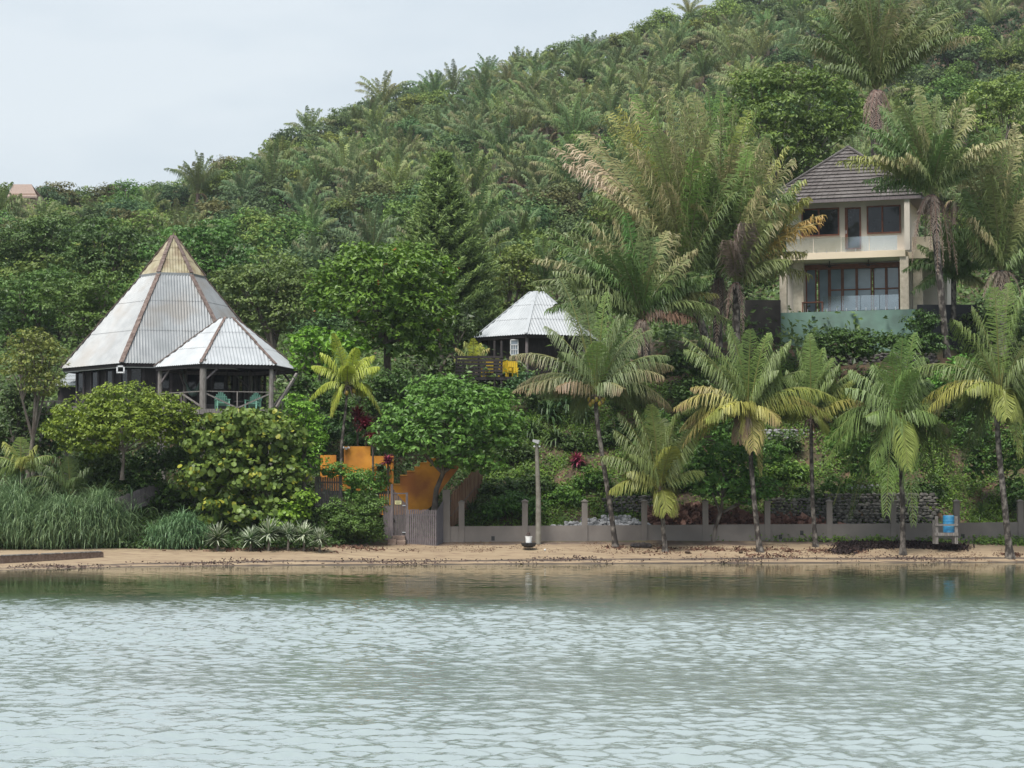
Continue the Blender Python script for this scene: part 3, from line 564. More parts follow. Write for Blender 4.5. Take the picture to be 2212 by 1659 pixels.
for i, x_ in enumerate(pxs[:-1]):
    D = WD(x_)-.05; ty = 1058 if i == 0 else 1082 if i == 1 else 1080; t = at(x_+(6 if i == 0 else 0), ty+(4 if i else 0), D); hw = .2 if i == 0 else .155; q = MB()
    q.box(t[0]-hw, t[0]+hw, D, D+.3, .4, t[2]); p = q.build('post', CONC, cw)
    if i:
        q = MB(); q.box(t[0]-.2, t[0]+.2, D-.045, D+.345, t[2]+.002, t[2]+.05); v = [(t[0]-.17, D-.02, t[2]+.052), (t[0]+.17, D-.02, t[2]+.052), (t[0]+.17, D+.32, t[2]+.052), (t[0]-.17, D+.32, t[2]+.052), (t[0], D+.15, t[2]+.16)]
        q.add(v, [[0, 1, 4], [1, 2, 4], [2, 3, 4], [3, 0, 4]]); q.build('post_cap', CONC, p)
for i, (x_, y_) in enumerate(((1065, 1163), (1686, 1160), (1732, 1151), (2080, 1158))):
    q = MB(); D = WD(x_)-.012; a = at(x_, y_, D); q.box(a[0]-.09, a[0]+.09, D, D+.01, a[2]-.12, a[2]+.12); q.build('drain_hole', BLACK, cw)
def pickets(b, pxa, pxb, D0, D1, topf, botf, pitch=.1, wd=.085, gap=True):
    xa, xb = at(pxa, 1100, D0), at(pxb, 1100, D1); L = hypot(xb[0]-xa[0], xb[1]-xa[1]); n = max(2, int(L/pitch))
    for i in range(n):
        t = (i+.5)/n; px = pxa+(pxb-pxa)*t; D = D0+(D1-D0)*t; a = at(px, botf(px), D); c = at(px, topf(px), D); j = random.uniform(-.03, .03); w2 = wd/2
        b.box8([(a[0]-w2, D, a[2]-.3), (a[0]+w2, D, a[2]-.3), (a[0]+w2, D+.025, a[2]-.3), (a[0]-w2, D+.025, a[2]-.3), (a[0]-w2, D, c[2]+j), (a[0]+w2, D, c[2]+j), (a[0]+w2, D+.025, c[2]+j), (a[0]-w2, D+.025, c[2]+j)])
ft = empty('picket_fence', at(912, 1180, 115), 'grey picket fence right of the gate at the beach', 'fence')
q = MB(); pickets(q, 880, 943, 115.1, 114.6, lambda x: 1101, lambda x: 1176, .105, .075); q.build('pickets', WOODG, ft)
q = MB(); 
for y_ in (1112, 1165): q.beam(at(879, y_, 115.2), at(944, y_, 114.72), .05, .09)
q.build('rail', WOODG, ft)
q = MB(); a, b_ = at(943, 1180, 114.6), at(958, 1178, 115.6); q.box8([(a[0], a[1], a[2]-.3), (b_[0], b_[1], b_[2]-.3), (b_[0]+.02, b_[1]+.1, b_[2]-.3), (a[0]+.05, a[1]+.1, a[2]-.3), at(943, 1105, 114.6), at(958, 1078, 115.6), at(958, 1078, 115.6)+A([.02, .1, 0]), at(943, 1105, 114.6)+A([.05, .1, 0])]); q.build('side_panel', mat('blue_grey_board', (.125, .12, .14), (.15, .145, .165), 3), ft)
gt = empty('wooden_gate', at(860, 1175, 115.3), 'tall grey board gate with curved top and small yellow sign', 'gate')
q = MB(); D = 115.3; N_ = 8
for i in range(N_):
    x0 = 849+i*27/N_; x1 = 849+(i+1)*27/N_-.4; t = (i+.5)/N_; ty = 1052+34*t**.75; a = at(x0, 1169, D); b_ = at(x1, ty, D); b2 = at(x1, 1052+34*min(1, t+.06)**.75, D)
    q.box8([(a[0], D, a[2]), (b_[0], D, a[2]), (b_[0], D+.04, a[2]), (a[0], D+.04, a[2]), (a[0], D, b_[2]), (b_[0], D, b2[2]), (b_[0], D+.04, b2[2]), (a[0], D+.04, b_[2])])
q.build('gate_boards', mat('gate_wood', (.095, .08, .085), (.15, .13, .13), 7, .85, .2, stretch=(3, 3, .4)), gt)
for x_, ty in ((846, 1046), (878.5, 1064)):
    q = MB(); a = at(x_, 1176, D-.05); b_ = at(x_, ty, D-.05); q.box(a[0]-.065, a[0]+.065, D-.06, D+.06, a[2]-.3, b_[2]); q.build('gate_post', WOODG, gt)
q = MB(); q.beam(at(846, 1066, D), at(879, 1066, D), .05, .07); q.build('header', WOODG, gt)
q = MB(); a = at(853, 1089.5, D-.03); b_ = at(867, 1081.5, D-.03); q.box(a[0], b_[0], D-.03, D-.012, a[2], b_[2]); sg = q.build('sign', mat('cream_sign', (.72, .68, .36), rough=.5), gt)
q = MB()
for (x0, x1, y0, y1) in ((854.6, 865.4, 1083.4, 1085.2), (856, 864, 1086.4, 1088)):
    n = 7
    for i in range(n):
        xa = x0+(x1-x0)*i/n; a = at(xa, y1-(i % 2)*.4, D-.034); b_ = at(xa+(x1-x0)/n*.72, y0+((i*3) % 2)*.4, D-.034); q.box(a[0], b_[0], D-.036, D-.031, a[2], b_[2])
q.build('lettering', BLACK, sg)
for y_ in (1092, 1150): q = MB(); q.beam(at(869, y_, D-.03), at(878, y_, D-.05), .02, .05); q.build('hinge', STEEL, gt)
q = MB(); a = at(850.5, 1121, D-.04); q.tube([a, a+A([0, -.06, 0])], .05, 8); q.build('handle', BLACK, gt)
f2 = empty('picket_fence', at(836, 1170, 115.6), 'short grey picket fence left of the gate under vines', 'fence'); q = MB(); pickets(q, 828, 844, 115.7, 115.4, lambda x: 1092, lambda x: 1168, .1, .08); q.build('pickets', WOODG, f2)
f3 = empty('picket_fence', at(712, 1085, 116), 'dark picket fence above the creeper covered mound', 'fence'); q = MB(); pickets(q, 680, 740, 116.2, 115.8, lambda x: 1030, lambda x: 1082, .13, .1); q.build('pickets', WOODG, f3)
q = MB(); q.beam(at(680, 1042, 116.25), at(740, 1042, 115.85), .05, .08); q.build('rail', WOODG, f3)
f4 = empty('picket_fence', at(805, 1090, 116), 'short dark picket fence between vines and gate', 'fence'); q = MB(); pickets(q, 796, 836, 116, 115.9, lambda x: 1062, lambda x: 1098, .12, .09); q.build('pickets', WOODG, f4)
f5 = empty('picket_fence', at(300, 1090, 114), 'weathered picket fence climbing behind the reeds', 'fence'); q = MB(); pickets(q, 243, 345, 113.2, 116.2, lambda x: 1078-(x-243)*.36, lambda x: 1102-(x-243)*.3, .15, .12); q.build('pickets', WOODG, f5)
# brick steps
for lab, x0, x1, y0, y1, D in (('upper brick step slab before the gate', 847, 875, 1157, 1171, 114.9), ('lower left brick step block before the gate', 837, 856, 1165, 1181, 114.4), ('lower right brick step block before the gate', 856.5, 876, 1167, 1182, 114.5)):
    q = MB(); a = at(x0, y1, D); b_ = at(x1, y0, D); q.box(a[0], b_[0], D, D+.45, a[2]-.2, b_[2]); o = q.build('brick_step', mat('worn_brick', (.16, .11, .09), (.27, .2, .16), 4, .9, .5)); tag(o, lab, 'step', 'brick steps at the gate')
    bv = o.modifiers.new('bevel', 'BEVEL'); bv.width = .03; bv.segments = 2
# orange walls
D = 117.6; q = MB(); pts = [(818, 1067), (843, 1067), (843, 1047), (864, 1047), (864, 1028), (879, 1028), (879, 1019), (895.5, 1019), (895.5, 1010), (907, 1010), (907, 1001), (922, 1001), (922, 990), (990, 988), (990, 1012), (958, 1052), (930, 1095), (905, 1112), (818, 1112)]
sw = empty('stair_wall', at(900, 1100, D), 'orange plastered stair wall with stepped top behind the gate', 'wall')
q.prism([at(x, y, D) for x, y in pts], (0, .4, 0)); q.build('stepped_wall', ORANGE, sw)
q = MB()
for x0, x1, y in ((843, 864.4, 1047), (864, 879.4, 1028), (879, 895.9, 1019), (895.5, 907.4, 1010), (907, 922.4, 1001)): a = at(x0, y, D-.03); b_ = at(x1, y, D-.03); q.box(a[0], b_[0], D-.03, D+.43, a[2]+.003, a[2]+.06)
q.build('coping', mat('light_orange_plaster', (.72, .34, .07), (.66, .28, .05)), sw)
D = 118.6; q = MB(); q.prism([at(x, y, D) for x, y in [(692, 983), (726, 983), (726, 1000), (743, 1000), (743, 964), (800, 964), (800, 985), (850, 985), (850, 1060), (692, 1060)]], (0, .3, 0)); ow = q.build('orange_wall', ORANGE); tag(ow, 'notched orange garden wall beside the yellow palm trunk', 'wall')
ms = empty('wall_lamp', at(748, 969, D-.1), 'small white twin spotlight on the corner of the orange wall', 'lamp'); q = MB(); a = at(748, 969, D-.05); q.box(a[0]-.06, a[0]+.06, a[1]-.05, a[1]+.04, a[2]-.06, a[2]+.06); q.build('base', WHITE, ms)
for s_ in (-1, 1): q = MB(); q.tube([a+A([s_*.05, -.05, .02]), a+A([s_*.16, -.16, .06])], [.04, .07], 8); q.build('lamp_head', WHITE, ms)
# bamboo fence climbing the bank
bf = empty('bamboo_fence', at(1000, 1120, 117), 'reddish bamboo cane fence climbing the bank behind the tall post', 'fence'); q = MB(); n = 44
for i in range(n):
    t = i/(n-1); px_ = 974+66*t; D = 116.6+4*t; a = at(px_, 1128-t*44, D); b_ = at(px_+1.5, 1068-72*t+random.uniform(-3, 3), D); q.tube([a-A([0, 0, .3]), b_], .045, 6)
q.build('canes', mat('red_bamboo', (.17, .075, .045), (.34, .22, .14), 3, .6, stretch=(6, 6, .3)), bf)
for dy in (14, 46): q = MB(); q.beam(at(974, 1068+dy, 116.55), at(1040, 996+dy*.9, 120.55), .05, .07); q.build('rail', WOODG, bf)
# lamp pole
D = 115.1; lp = empty('lamp_pole', at(1163, 1173, D), 'round concrete pole with floodlight on top in front of the grey wall', 'street lamp')
a = at(1163, 1176, D); b_ = at(1159, 960, D); q = MB(); q.tube([a-A([0, 0, .2]), (a+b_)/2+A([.05, 0, 0]), b_], [.165, .135, .1], 14); q.build('pole', CONCL, lp, smooth=True)
c = at(1157, 953, D-.1); q = MB(); q.box8([c+A([-.18, -.12, -.02]), c+A([.14, -.12, -.16]), c+A([.2, .1, -.16]), c+A([-.12, .1, -.02]), c+A([-.16, -.12, .07]), c+A([.2, -.12, .03]), c+A([.24, .1, .05]), c+A([-.12, .1, .1])]); q.build('floodlight', mat('lamp_grey', (.5, .5, .5)), lp)
q = MB(); q.tube([c+A([.1, 0, -.1]), b_+A([.04, 0, -.05])], .03, 6); q.build('bracket', BLACK, lp)
for dx in (-.12, .16): q = MB(); p = b_+A([dx, -.1, -.12]); q.lathe(p, [(.01, -.05), (.055, -.02), (.05, .04), (.01, .05)], 8); q.build('small_lamp', WHITE, lp)
# planter, bucket
D = 113.4; a = at(1142, 1183, D); q = MB(); q.lathe((a[0], D, a[2]), [(.18, 0), (.36, .1), (.42, .24), (.38, .27), (.3, .22), (.02, .2)], 14); pl = q.build('tyre_planter', BLACK); tag(pl, 'black cut tyre planter on the sand beside the pole', 'planter')
bk = empty('bucket', (a[0], D, a[2]+.21), 'white plastic bucket standing in the black tyre planter', 'bucket'); q = MB(); q.lathe((a[0], D, a[2]+.21), [(.01, 0), (.15, 0), (.185, .38), (.195, .38), (.195, .4), (.17, .4), (.14, .05)], 16); q.build('pail', mat('bright_white_plastic', (.85, .85, .84)), bk)
q = MB(); rock(q, (a[0]-.02, D, a[2]+.68), .13); q.build('dark_bundle', mat('dark_cloth', (.05, .03, .025)), bk)
q = MB(); s_ = np.linspace(0, pi, 8); q.tube([(a[0]+.19*cos(t), D-.08-.05*sin(t), a[2]+.6-.22*sin(t)) for t in s_], .008, 4); q.build('handle', STEEL, bk)
# blue barrel and its stand
D = 114.6; st = empty('barrel_stand', at(2045, 1169, D), 'grey timber stand holding the blue barrel', 'stand'); zb = at(2045, 1151, D)[2]
for x_ in (2024, 2066):
    for dd in (0, .75): q = MB(); a = at(x_, 1169, D); b_ = at(x_, 1115, D); q.box(a[0]-.08, a[0]+.08, D+dd, D+dd+.1, a[2]-.15, b_[2]-(dd*.3)); q.build('leg', POSTW, st)
for y_, h_, nm in ((1134, .09, 'cross_bar'), (1154, .17, 'shelf_bar')): q = MB(); a = at(2020, y_, D-.03); b_ = at(2070, y_, D-.03); q.box(a[0], b_[0], D-.045, D-.003, a[2]-h_/2, a[2]+h_/2); q.build(nm, POSTW, st)
q = MB(); a = at(2027, 1151, D); b_ = at(2063, 1151, D); q.box(a[0], b_[0], D+.02, D+.8, zb-.06, zb-.01); q.build('shelf', POSTW, st)
c = at(2049.5, 1150, D+.42); q = MB(); R_ = .31; q.lathe((c[0], D+.42, zb), [(.01, 0), (R_*.95, 0), (R_, .04), (R_, .3), (R_*1.03, .33), (R_, .36), (R_, .6), (R_*1.03, .63), (R_, .66), (R_*.98, .9), (R_*.9, .93), (.01, .93)], 20); br = q.build('barrel', BLUE, smooth=False); tag(br, 'faded blue plastic barrel in the timber stand', 'barrel')
# dock
dk = empty('dock', at(110, 1220, 103.5), 'low brown timber dock at the left edge of the beach', 'dock')
p0, p1 = at(-60, 1198, 100.5), at(222, 1196, 107); zt = .66; q = MB(); a, b_ = A([p0[0], p0[1], zt-.3]), A([p1[0], p1[1], zt+.12-.3]); q.beam(a, b_, .12, .34); 
bk_ = A([-.35, 1.6, 0]); q.beam(a+bk_, b_+bk_, .12, .34); q.build('beam', DOCKW, dk)
q = MB(); n = 46
for i in range(n):
    if i in (9, 23, 31): continue
    t = i/n; c = a*(1-t)+b_*t+A([0, 0, .19]); d = unit(b_-a); q.beam(c-bk_*.08+A([0, 0, random.uniform(0, .015)]), c+bk_*1.08, .13, .04)
q.build('deck_boards', mat('dark_dock_boards', (.05, .045, .042), (.2, .18, .165), 3, .8, stretch=(3, .5, 1)), dk)
for t in (.58, .2): q = MB(); c = a*(1-t)+b_*t; q.box(c[0]-.25, c[0]+.25, c[1]-.08, c[1]+1.5, -.2, c[2]-.15); q.build('support', DOCKW, dk)
# stones
RK = []
for i in range(8): q = MB(); rock(q, (0, 0, 0), 1.0); RK.append(q.mesh('stone', STONE))
cnt_ = 0
for row in range(7):
    for i in range(34):
        px_ = 1175+i*7.4+rng.uniform(-3, 3); top = np.interp(px_, [1165, 1190, 1240, 1300, 1360, 1400, 1425], [0, 2, 3.6, 5.2, 5, 3, 0]); 
        if row > top: continue
        D = 116.75+row*.2+rng.uniform(-.1, .1); x = at(px_, 1130, D)[0]; z = gz(x, D)*.0+1.5+row*.17+rng.uniform(-.03, .03)
        o = bpy.data.objects.new('stone', RK[rng.integers(0, 8)]); COL.objects.link(o); o.location = (x, D, z); s = rng.uniform(.12, .2); o.scale = (s, s, s); o.rotation_euler = (rng.uniform(0, 6), rng.uniform(-.4, .4), rng.uniform(0, 6))
        tag(o, 'grey stone in the loose pile behind the concrete wall', 'stone', 'grey stones piled behind the concrete wall')
def drywall(label, xa, xb, ya, yb, D0, D1, s, m=STONED):
    D0 = max(D0-1.5, Dat(xa, yb+4, 117.4)+.15) if yb < 1100 else D0; D1 = max(D1-1.5, Dat(xb, yb+4, 117.4)+.15) if yb < 1100 else D1
    q = MB(); a, b_ = at(xa, yb+4, D0), at(xb, yb+4, D1); L = b_[0]-a[0]; z0 = a[2]; z1 = at(xa, ya, D0)[2]; nr = max(2, int((z1-z0)/(s*1.15)))
    for r in range(nr):
        n = int(L/(s*2.0))
        for i in range(n):
            t = (i+.5*(r % 2)+rng.uniform(-.2, .2))/n; D = D0+(D1-D0)*t+r*.07; rock(q, (a[0]+L*t, D, z0+r*s*1.2+rng.uniform(-.02, .02)), s*rng.uniform(.75, 1.1))
    o = q.build('stone_wall', m); tag(o, label, 'stone wall'); return o
drywall('shade-darkened dry stone wall behind the grey wall below the wide palm', 1790, 2030, 1062, 1135, 118.4, 119.4, .15)
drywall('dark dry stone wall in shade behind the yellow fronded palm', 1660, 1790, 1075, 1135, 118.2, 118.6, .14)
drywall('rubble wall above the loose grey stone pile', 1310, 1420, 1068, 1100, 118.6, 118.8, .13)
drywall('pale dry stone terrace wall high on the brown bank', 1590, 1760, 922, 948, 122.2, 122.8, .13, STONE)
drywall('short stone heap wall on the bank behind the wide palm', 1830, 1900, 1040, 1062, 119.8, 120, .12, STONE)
drywall('shade-darkened stone terrace wall below the villa hedge', 1790, 2030, 757, 795, 126.3, 127.3, .16, mat('shadow_stone', (.05, .045, .045), (.12, .11, .1), 4, .9, .5, col=True))  # darker copy of the wall stone, shade put into its colour
# debris on the sand
def flakes(name, label, pts, n, size, c1, c2, sp, lift=.06, cat='debris'):
    q = MB()
    for (px_, D, k, rx) in pts:
        c = at(px_, 1170, D); x = c[0]+rng.normal(size=k)*rx; y = D+rng.normal(size=k)*sp; z = ground(x, y)+rng.uniform(0, 1, k)*lift; P = np.stack([x, y, z], 1)
        t = rng.normal(size=(k, 3)); nn = rng.normal(size=(k, 3))+A([0, -.3, 1]); s = size*rng.uniform(.5, 1.5, k); u = unit(t-unit(nn)*(t*unit(nn)).sum(1, keepdims=True)); v = np.cross(unit(nn), u)*.35
        u = u*s[:, None]/2; v = v*s[:, None]/2; q.quads(np.stack([P-u-v, P+u-v, P+u+v, P-u+v], 1), A(c1)[None]+(A(c2)-A(c1))[None]*rng.uniform(size=(k, 1)))
    o = q.build(name, LEAFD); tag(o, label, cat, kind='stuff')
flakes('seaweed', 'dark heap of washed up weed and husks below the right wall', [(1840+i*20, 116.6-.1*abs(i-6), 1500, .35) for i in range(12)]+[(1840, 115.2, 700, .4), (1820, 114.2, 400, .3)], 0, .17, (.02, .016, .016), (.07, .05, .045), .3, .13)
flakes('seaweed', 'thin dark line of weed at the tide mark', [(20+i*22, float(np.interp(20+i*22, [0, 300, 600, 1106, 1600, 2212], [98, 104, 106.5, 109, 111, 112.5]))+1.0+.5*sin(i*.6)+.3*sin(i*1.7), int(4+45*(.5+.5*sin(i*.37))**2), .5) for i in range(102)], 0, .13, (.06, .045, .04), (.15, .11, .09), .3, .02)
flakes('palm_litter', 'brown husks and twigs around the palm bases', [(x, 114.4, 90, .35) for x in (1330, 1437, 1500, 1545, 1600, 1642, 1700, 1762, 1800, 2182, 1850)]+[(1400, 113, 60, .9), (1660, 112.8, 100, .8), (620, 111, 160, 1.5), (760, 112.5, 200, 1.5), (480, 110.5, 80, 1.5)], 0, .16, (.06, .035, .025), (.2, .12, .08), .3, .05)
flakes('brush_pile', 'heap of dry brown fronds behind the wall right of the young palm', [(1480, 118.1, 900, .6), (1440, 118.2, 500, .5), (1520, 118.4, 500, .5), (1620, 118.2, 500, .8), (1720, 118.3, 400, .8)], 0, .6, (.10, .055, .04), (.32, .2, .14), .22, .7)
q = MB(); D = 114.6
for i in range(5): c = at(1366+i*9, 1166, D); rock(q, (c[0], D, gz(c[0], D)+.1), .15+.05*(i % 2))
tag(q.build('driftwood', mat('black_log', (.03, .025, .025), (.08, .065, .06))), 'blackened driftwood log at the foot of the wall', 'log')
for lab, px_, D in (('coconut husk lying on sand between palms', 1484, 113.2), ('husk fallen beside the yellow fronded palm', 1600, 113.5), ('small white shell or cup on the sand near the pole', 1177, 113)):
    q = MB(); c = at(px_, 1170, D); rock(q, (c[0], D, gz(c[0], D)+.06), .13 if 'husk' in lab else .07); tag(q.build('coconut_husk' if 'husk' in lab else 'shell', mat('husk_'+str(px_), (.07, .045, .03) if 'husk' in lab else (.7, .7, .68))), lab, 'husk' if 'husk' in lab else 'shell')
# ---------------------------------------------------------------- foliage generators
TPL = {  # leaf outlines: (along, across, fold) with two quads
 'diamond': (A([(-.5, 0, 0), (0, -.3, .05), (.5, 0, 0), (0, .3, .05)]), A([[0, 1, 2, 3]])),
 'leaf': (A([(-.5, 0, 0), (.12, -.27, .07), (.5, 0, -.05), (.12, .27, .07)]), A([[0, 1, 2, 3]])),
 'round': (A([(-.45, 0, 0), (-.2, -.42, .04), (.25, -.42, .04), (.5, 0, 0), (.25, .42, .04), (-.2, .42, .04)]), A([[0, 1, 2, 3], [0, 3, 4, 5]])),
 'long': (A([(-.5, 0, 0), (0, -.13, .03), (.5, 0, -.12), (0, .13, .03)]), A([[0, 1, 2, 3]])),
}
def put_leaves(b, P, Nn, size, col, shape='leaf', T=None):
    n = len(P)
    if n == 0: return
    Nn = unit(Nn)
    if T is None: T = rng.normal(size=(n, 3))
    T = unit(T-Nn*(T*Nn).sum(1, keepdims=True)); B = np.cross(Nn, T); tp, tf = TPL[shape]; k = len(tp)
    s = np.broadcast_to(size, (n,))[:, None, None]
    V = P[:, None]+s*(T[:, None]*tp[None, :, 0:1]+B[:, None]*tp[None, :, 1:2]+Nn[:, None]*tp[None, :, 2:3])
    Fx = (np.arange(n)[:, None, None]*k+tf[None]).reshape(-1, 4)
    b.add(V.reshape(-1, 3), Fx, np.repeat(col, k, 0))
def sph(n): return unit(rng.normal(size=(n, 3)))
def lerp3(c1, c2, t): return A(c1)[None]*(1-t[:, None])+A(c2)[None]*t[:, None]
LG = A([1.3, 1.28, .95])
def crown(b, lobes, leaf, c1, c2, dens=1.0, shape='leaf', tuft=.55, c3=None, p3=0, up=.45, inner=.25, flat=.7, low=-.55):
    """lobes: (centre xyz, radii xyz). Tufts of leaves sit over each lobe."""
    c1 = A(c1)*LG; c2 = A(c2)*LG; dens = dens*1.35
    for ci, (c, r) in enumerate(lobes):
        c = A(c, float); r = A(r, float); Rm = (r[0]*r[1]*r[2])**(1/3)
        nt_ = max(6, int(3.0*(r[0]*r[2]+r[1]*r[2]+r[0]*r[1])/(tuft**2)))
        d = sph(nt_*2); d = d[d[:, 2] > low][:nt_]; nt_ = len(d)
        tc_ = c+d*r*rng.uniform(.72, 1.03, (nt_, 1)); ts = tuft*rng.uniform(.55, 1.25, nt_); tcol = rng.uniform(0, 1, nt_)
        per = max(4, int(dens*9*(tuft/leaf)**2/4)); n = nt_*per; idx = np.repeat(np.arange(nt_), per)
        e = sph(n); e[:, 2] = np.where(e[:, 2] < -.2, -e[:, 2], e[:, 2])
        P = tc_[idx]+e*ts[idx, None]*rng.uniform(.35, 1, (n, 1))*A([1, 1, flat])
        Nn = e*.6+d[idx]*.35+A([0, 0, up])+rng.normal(size=(n, 3))*.4
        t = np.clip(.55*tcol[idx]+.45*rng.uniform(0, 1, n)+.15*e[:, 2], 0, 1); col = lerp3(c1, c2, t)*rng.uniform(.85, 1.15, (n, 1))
        if c3 is not None:
            q = rng.uniform(size=n) < p3; col[q] = A(c3)*rng.uniform(.8, 1.2, (q.sum(), 1))
        put_leaves(b, P, Nn, leaf*rng.uniform(.7, 1.25, n), col, shape)
        ni = int(inner*n*.5)
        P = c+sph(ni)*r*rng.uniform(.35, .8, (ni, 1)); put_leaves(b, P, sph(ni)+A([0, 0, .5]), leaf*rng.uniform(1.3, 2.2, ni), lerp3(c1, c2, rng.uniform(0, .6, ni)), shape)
def limbs(b, base, lobes, r0, fork=.45, wob=.25):
    base = A(base, float); top = np.mean([A(l[0], float) for l in lobes], 0); fk = base*(1-fork)+top*fork; fk[2] = base[2]+(top[2]-base[2])*fork
    mid = (base+fk)/2+rng.normal(size=3)*wob*.5*A([1, 1, 0])
    b.tube([base-A([0, 0, .3]), base+A([0, 0, .15]), mid, fk], [r0*1.6, r0*1.15, r0*.9, r0*.8], 9)
    for c, r in lobes:
        c = A(c, float); e = c+A([0, 0, r[2]*.3]); m1 = fk*.55+e*.45+rng.normal(size=3)*wob+A([0, 0, .2]); b.tube([fk, m1, e], [r0*.62, r0*.4, r0*.12], 6)
        for _ in range(3):
            q = c+sph(1)[0]*A(r)*.7; b.tube([m1, (m1+q)/2+rng.normal(size=3)*wob*.5, q], [r0*.3, r0*.2, r0*.06], 5)
def plobes(L, D):
    o = []
    for l in L:
        dd = l[4] if len(l) > 4 else 0; c = at(l[0], l[1], D+dd); o.append((c, (M_(l[2], D), M_(l[2], D)*.85, M_(l[3], D))))
    return o
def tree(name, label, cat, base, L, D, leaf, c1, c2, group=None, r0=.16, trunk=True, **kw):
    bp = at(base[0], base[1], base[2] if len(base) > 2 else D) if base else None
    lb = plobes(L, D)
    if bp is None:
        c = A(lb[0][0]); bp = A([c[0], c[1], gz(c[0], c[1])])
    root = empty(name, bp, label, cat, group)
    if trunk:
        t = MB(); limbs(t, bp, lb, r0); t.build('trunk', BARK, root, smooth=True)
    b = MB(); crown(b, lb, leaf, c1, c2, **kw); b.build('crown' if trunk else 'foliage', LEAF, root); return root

def frond(b, p0, p2, arch, n=42, ll=.8, lw=.055, col=(.1, .15, .05), tip=None, hang=1.0, vee=.15, start=.14, stem=(.22, .22, .07), jit=.1, side=None, p1=None, shape=.65, rib=.03):
    p0 = A(p0, float); p2 = A(p2, float); L = np.linalg.norm(p2-p0)
    if p1 is None: p1 = p0+(p2-p0)*.45+A([0, 0, arch*L])
    s = np.linspace(start, 1, n); q = lambda s: ((1-s)**2)[:, None]*p0+(2*s*(1-s))[:, None]*p1+(s**2)[:, None]*p2
    P = q(s); T = unit((2*(1-s))[:, None]*(p1-p0)+(2*s)[:, None]*(p2-p1))
    Z = A([0, 0, 1.]); S = np.cross(T, Z); nn = np.linalg.norm(S, axis=1, keepdims=True)
    fb = np.cross((p2-p0)*A([1, 1, 0])+A([.01, .02, 0]), Z); S = unit(S+unit(fb)*.35*(1-np.minimum(nn, 1)))
    if side is not None: S = unit(S*.5+A(side, float))
    Nn = np.cross(S, T)
    pr = np.clip(np.sin(pi*(.1+.86*s)), .05, 1)**shape*ll; hv = .3 if jit > .15 else .2
    for sg in (-1, 1):
        m = n; l = pr*rng.uniform(.9, 1.06, m); h = hang*rng.uniform(1-hv, 1+hv, (m, 1))
        d1 = unit(S*sg*.8+T*.55+Nn*vee-Z*.25*h+rng.normal(size=(m, 3))*jit)
        d2 = unit(S*sg*.42+T*.4-Z*.95*h+rng.normal(size=(m, 3))*jit)
        w1 = unit(T-d1*(T*d1).sum(1, keepdims=True))*lw/2
        a = P; c = P+d1*l[:, None]*.5; e = c+d2*l[:, None]*.5
        q1 = np.stack([a-w1*.6, a+w1*.6, c+w1, c-w1], 1); q2 = np.stack([c-w1, c+w1, e+w1*.25, e-w1*.25], 1)
        cb = A(col)[None]*rng.uniform(.8, 1.2, (m, 1)); ce = cb.copy()
        if tip is not None:
            k = np.clip((s-.35)/.5, 0, 1)[:, None]*rng.uniform(.4, 1, (m, 1)); cb = cb*(1-k*.5)+A(tip)*k*.5; ce = ce*(1-k)+A(tip)*k
        b.quads(q1, cb); V = q2.reshape(-1, 3); CC = np.stack([cb, cb, ce, ce], 1).reshape(-1, 3); b.add(V, np.arange(len(V)).reshape(-1, 4), CC)
    sr = np.linspace(0, 1, 12); Pr = q(sr); b.tube(Pr, rib*(1.35-sr), 4, stem, cap=False)
def ptrunk(b, pts, r0, r1, flare=1.9, rings=26):
    pts = A(pts, float); k = len(pts); u = np.linspace(0, 1, rings*2); x = np.linspace(0, 1, k)
    P = np.stack([np.interp(u, x, pts[:, i]) for i in range(3)], 1)
    for _ in range(3): P[1:-1] = (P[:-2]+2*P[1:-1]+P[2:])/4
    r = r0+(r1-r0)*u; r = r*(1+(flare-1)*np.exp(-u*len(pts)*5.5)); r[::2] *= 1.06
    b.tube(P, r, 10)
CG = (.18, .245, .07); CGD = (.12, .18, .06); CY_ = (.42, .41, .10); CYG = (.29, .33, .075); BR = (.42, .27, .18); CBG = (.20, .29, .08)
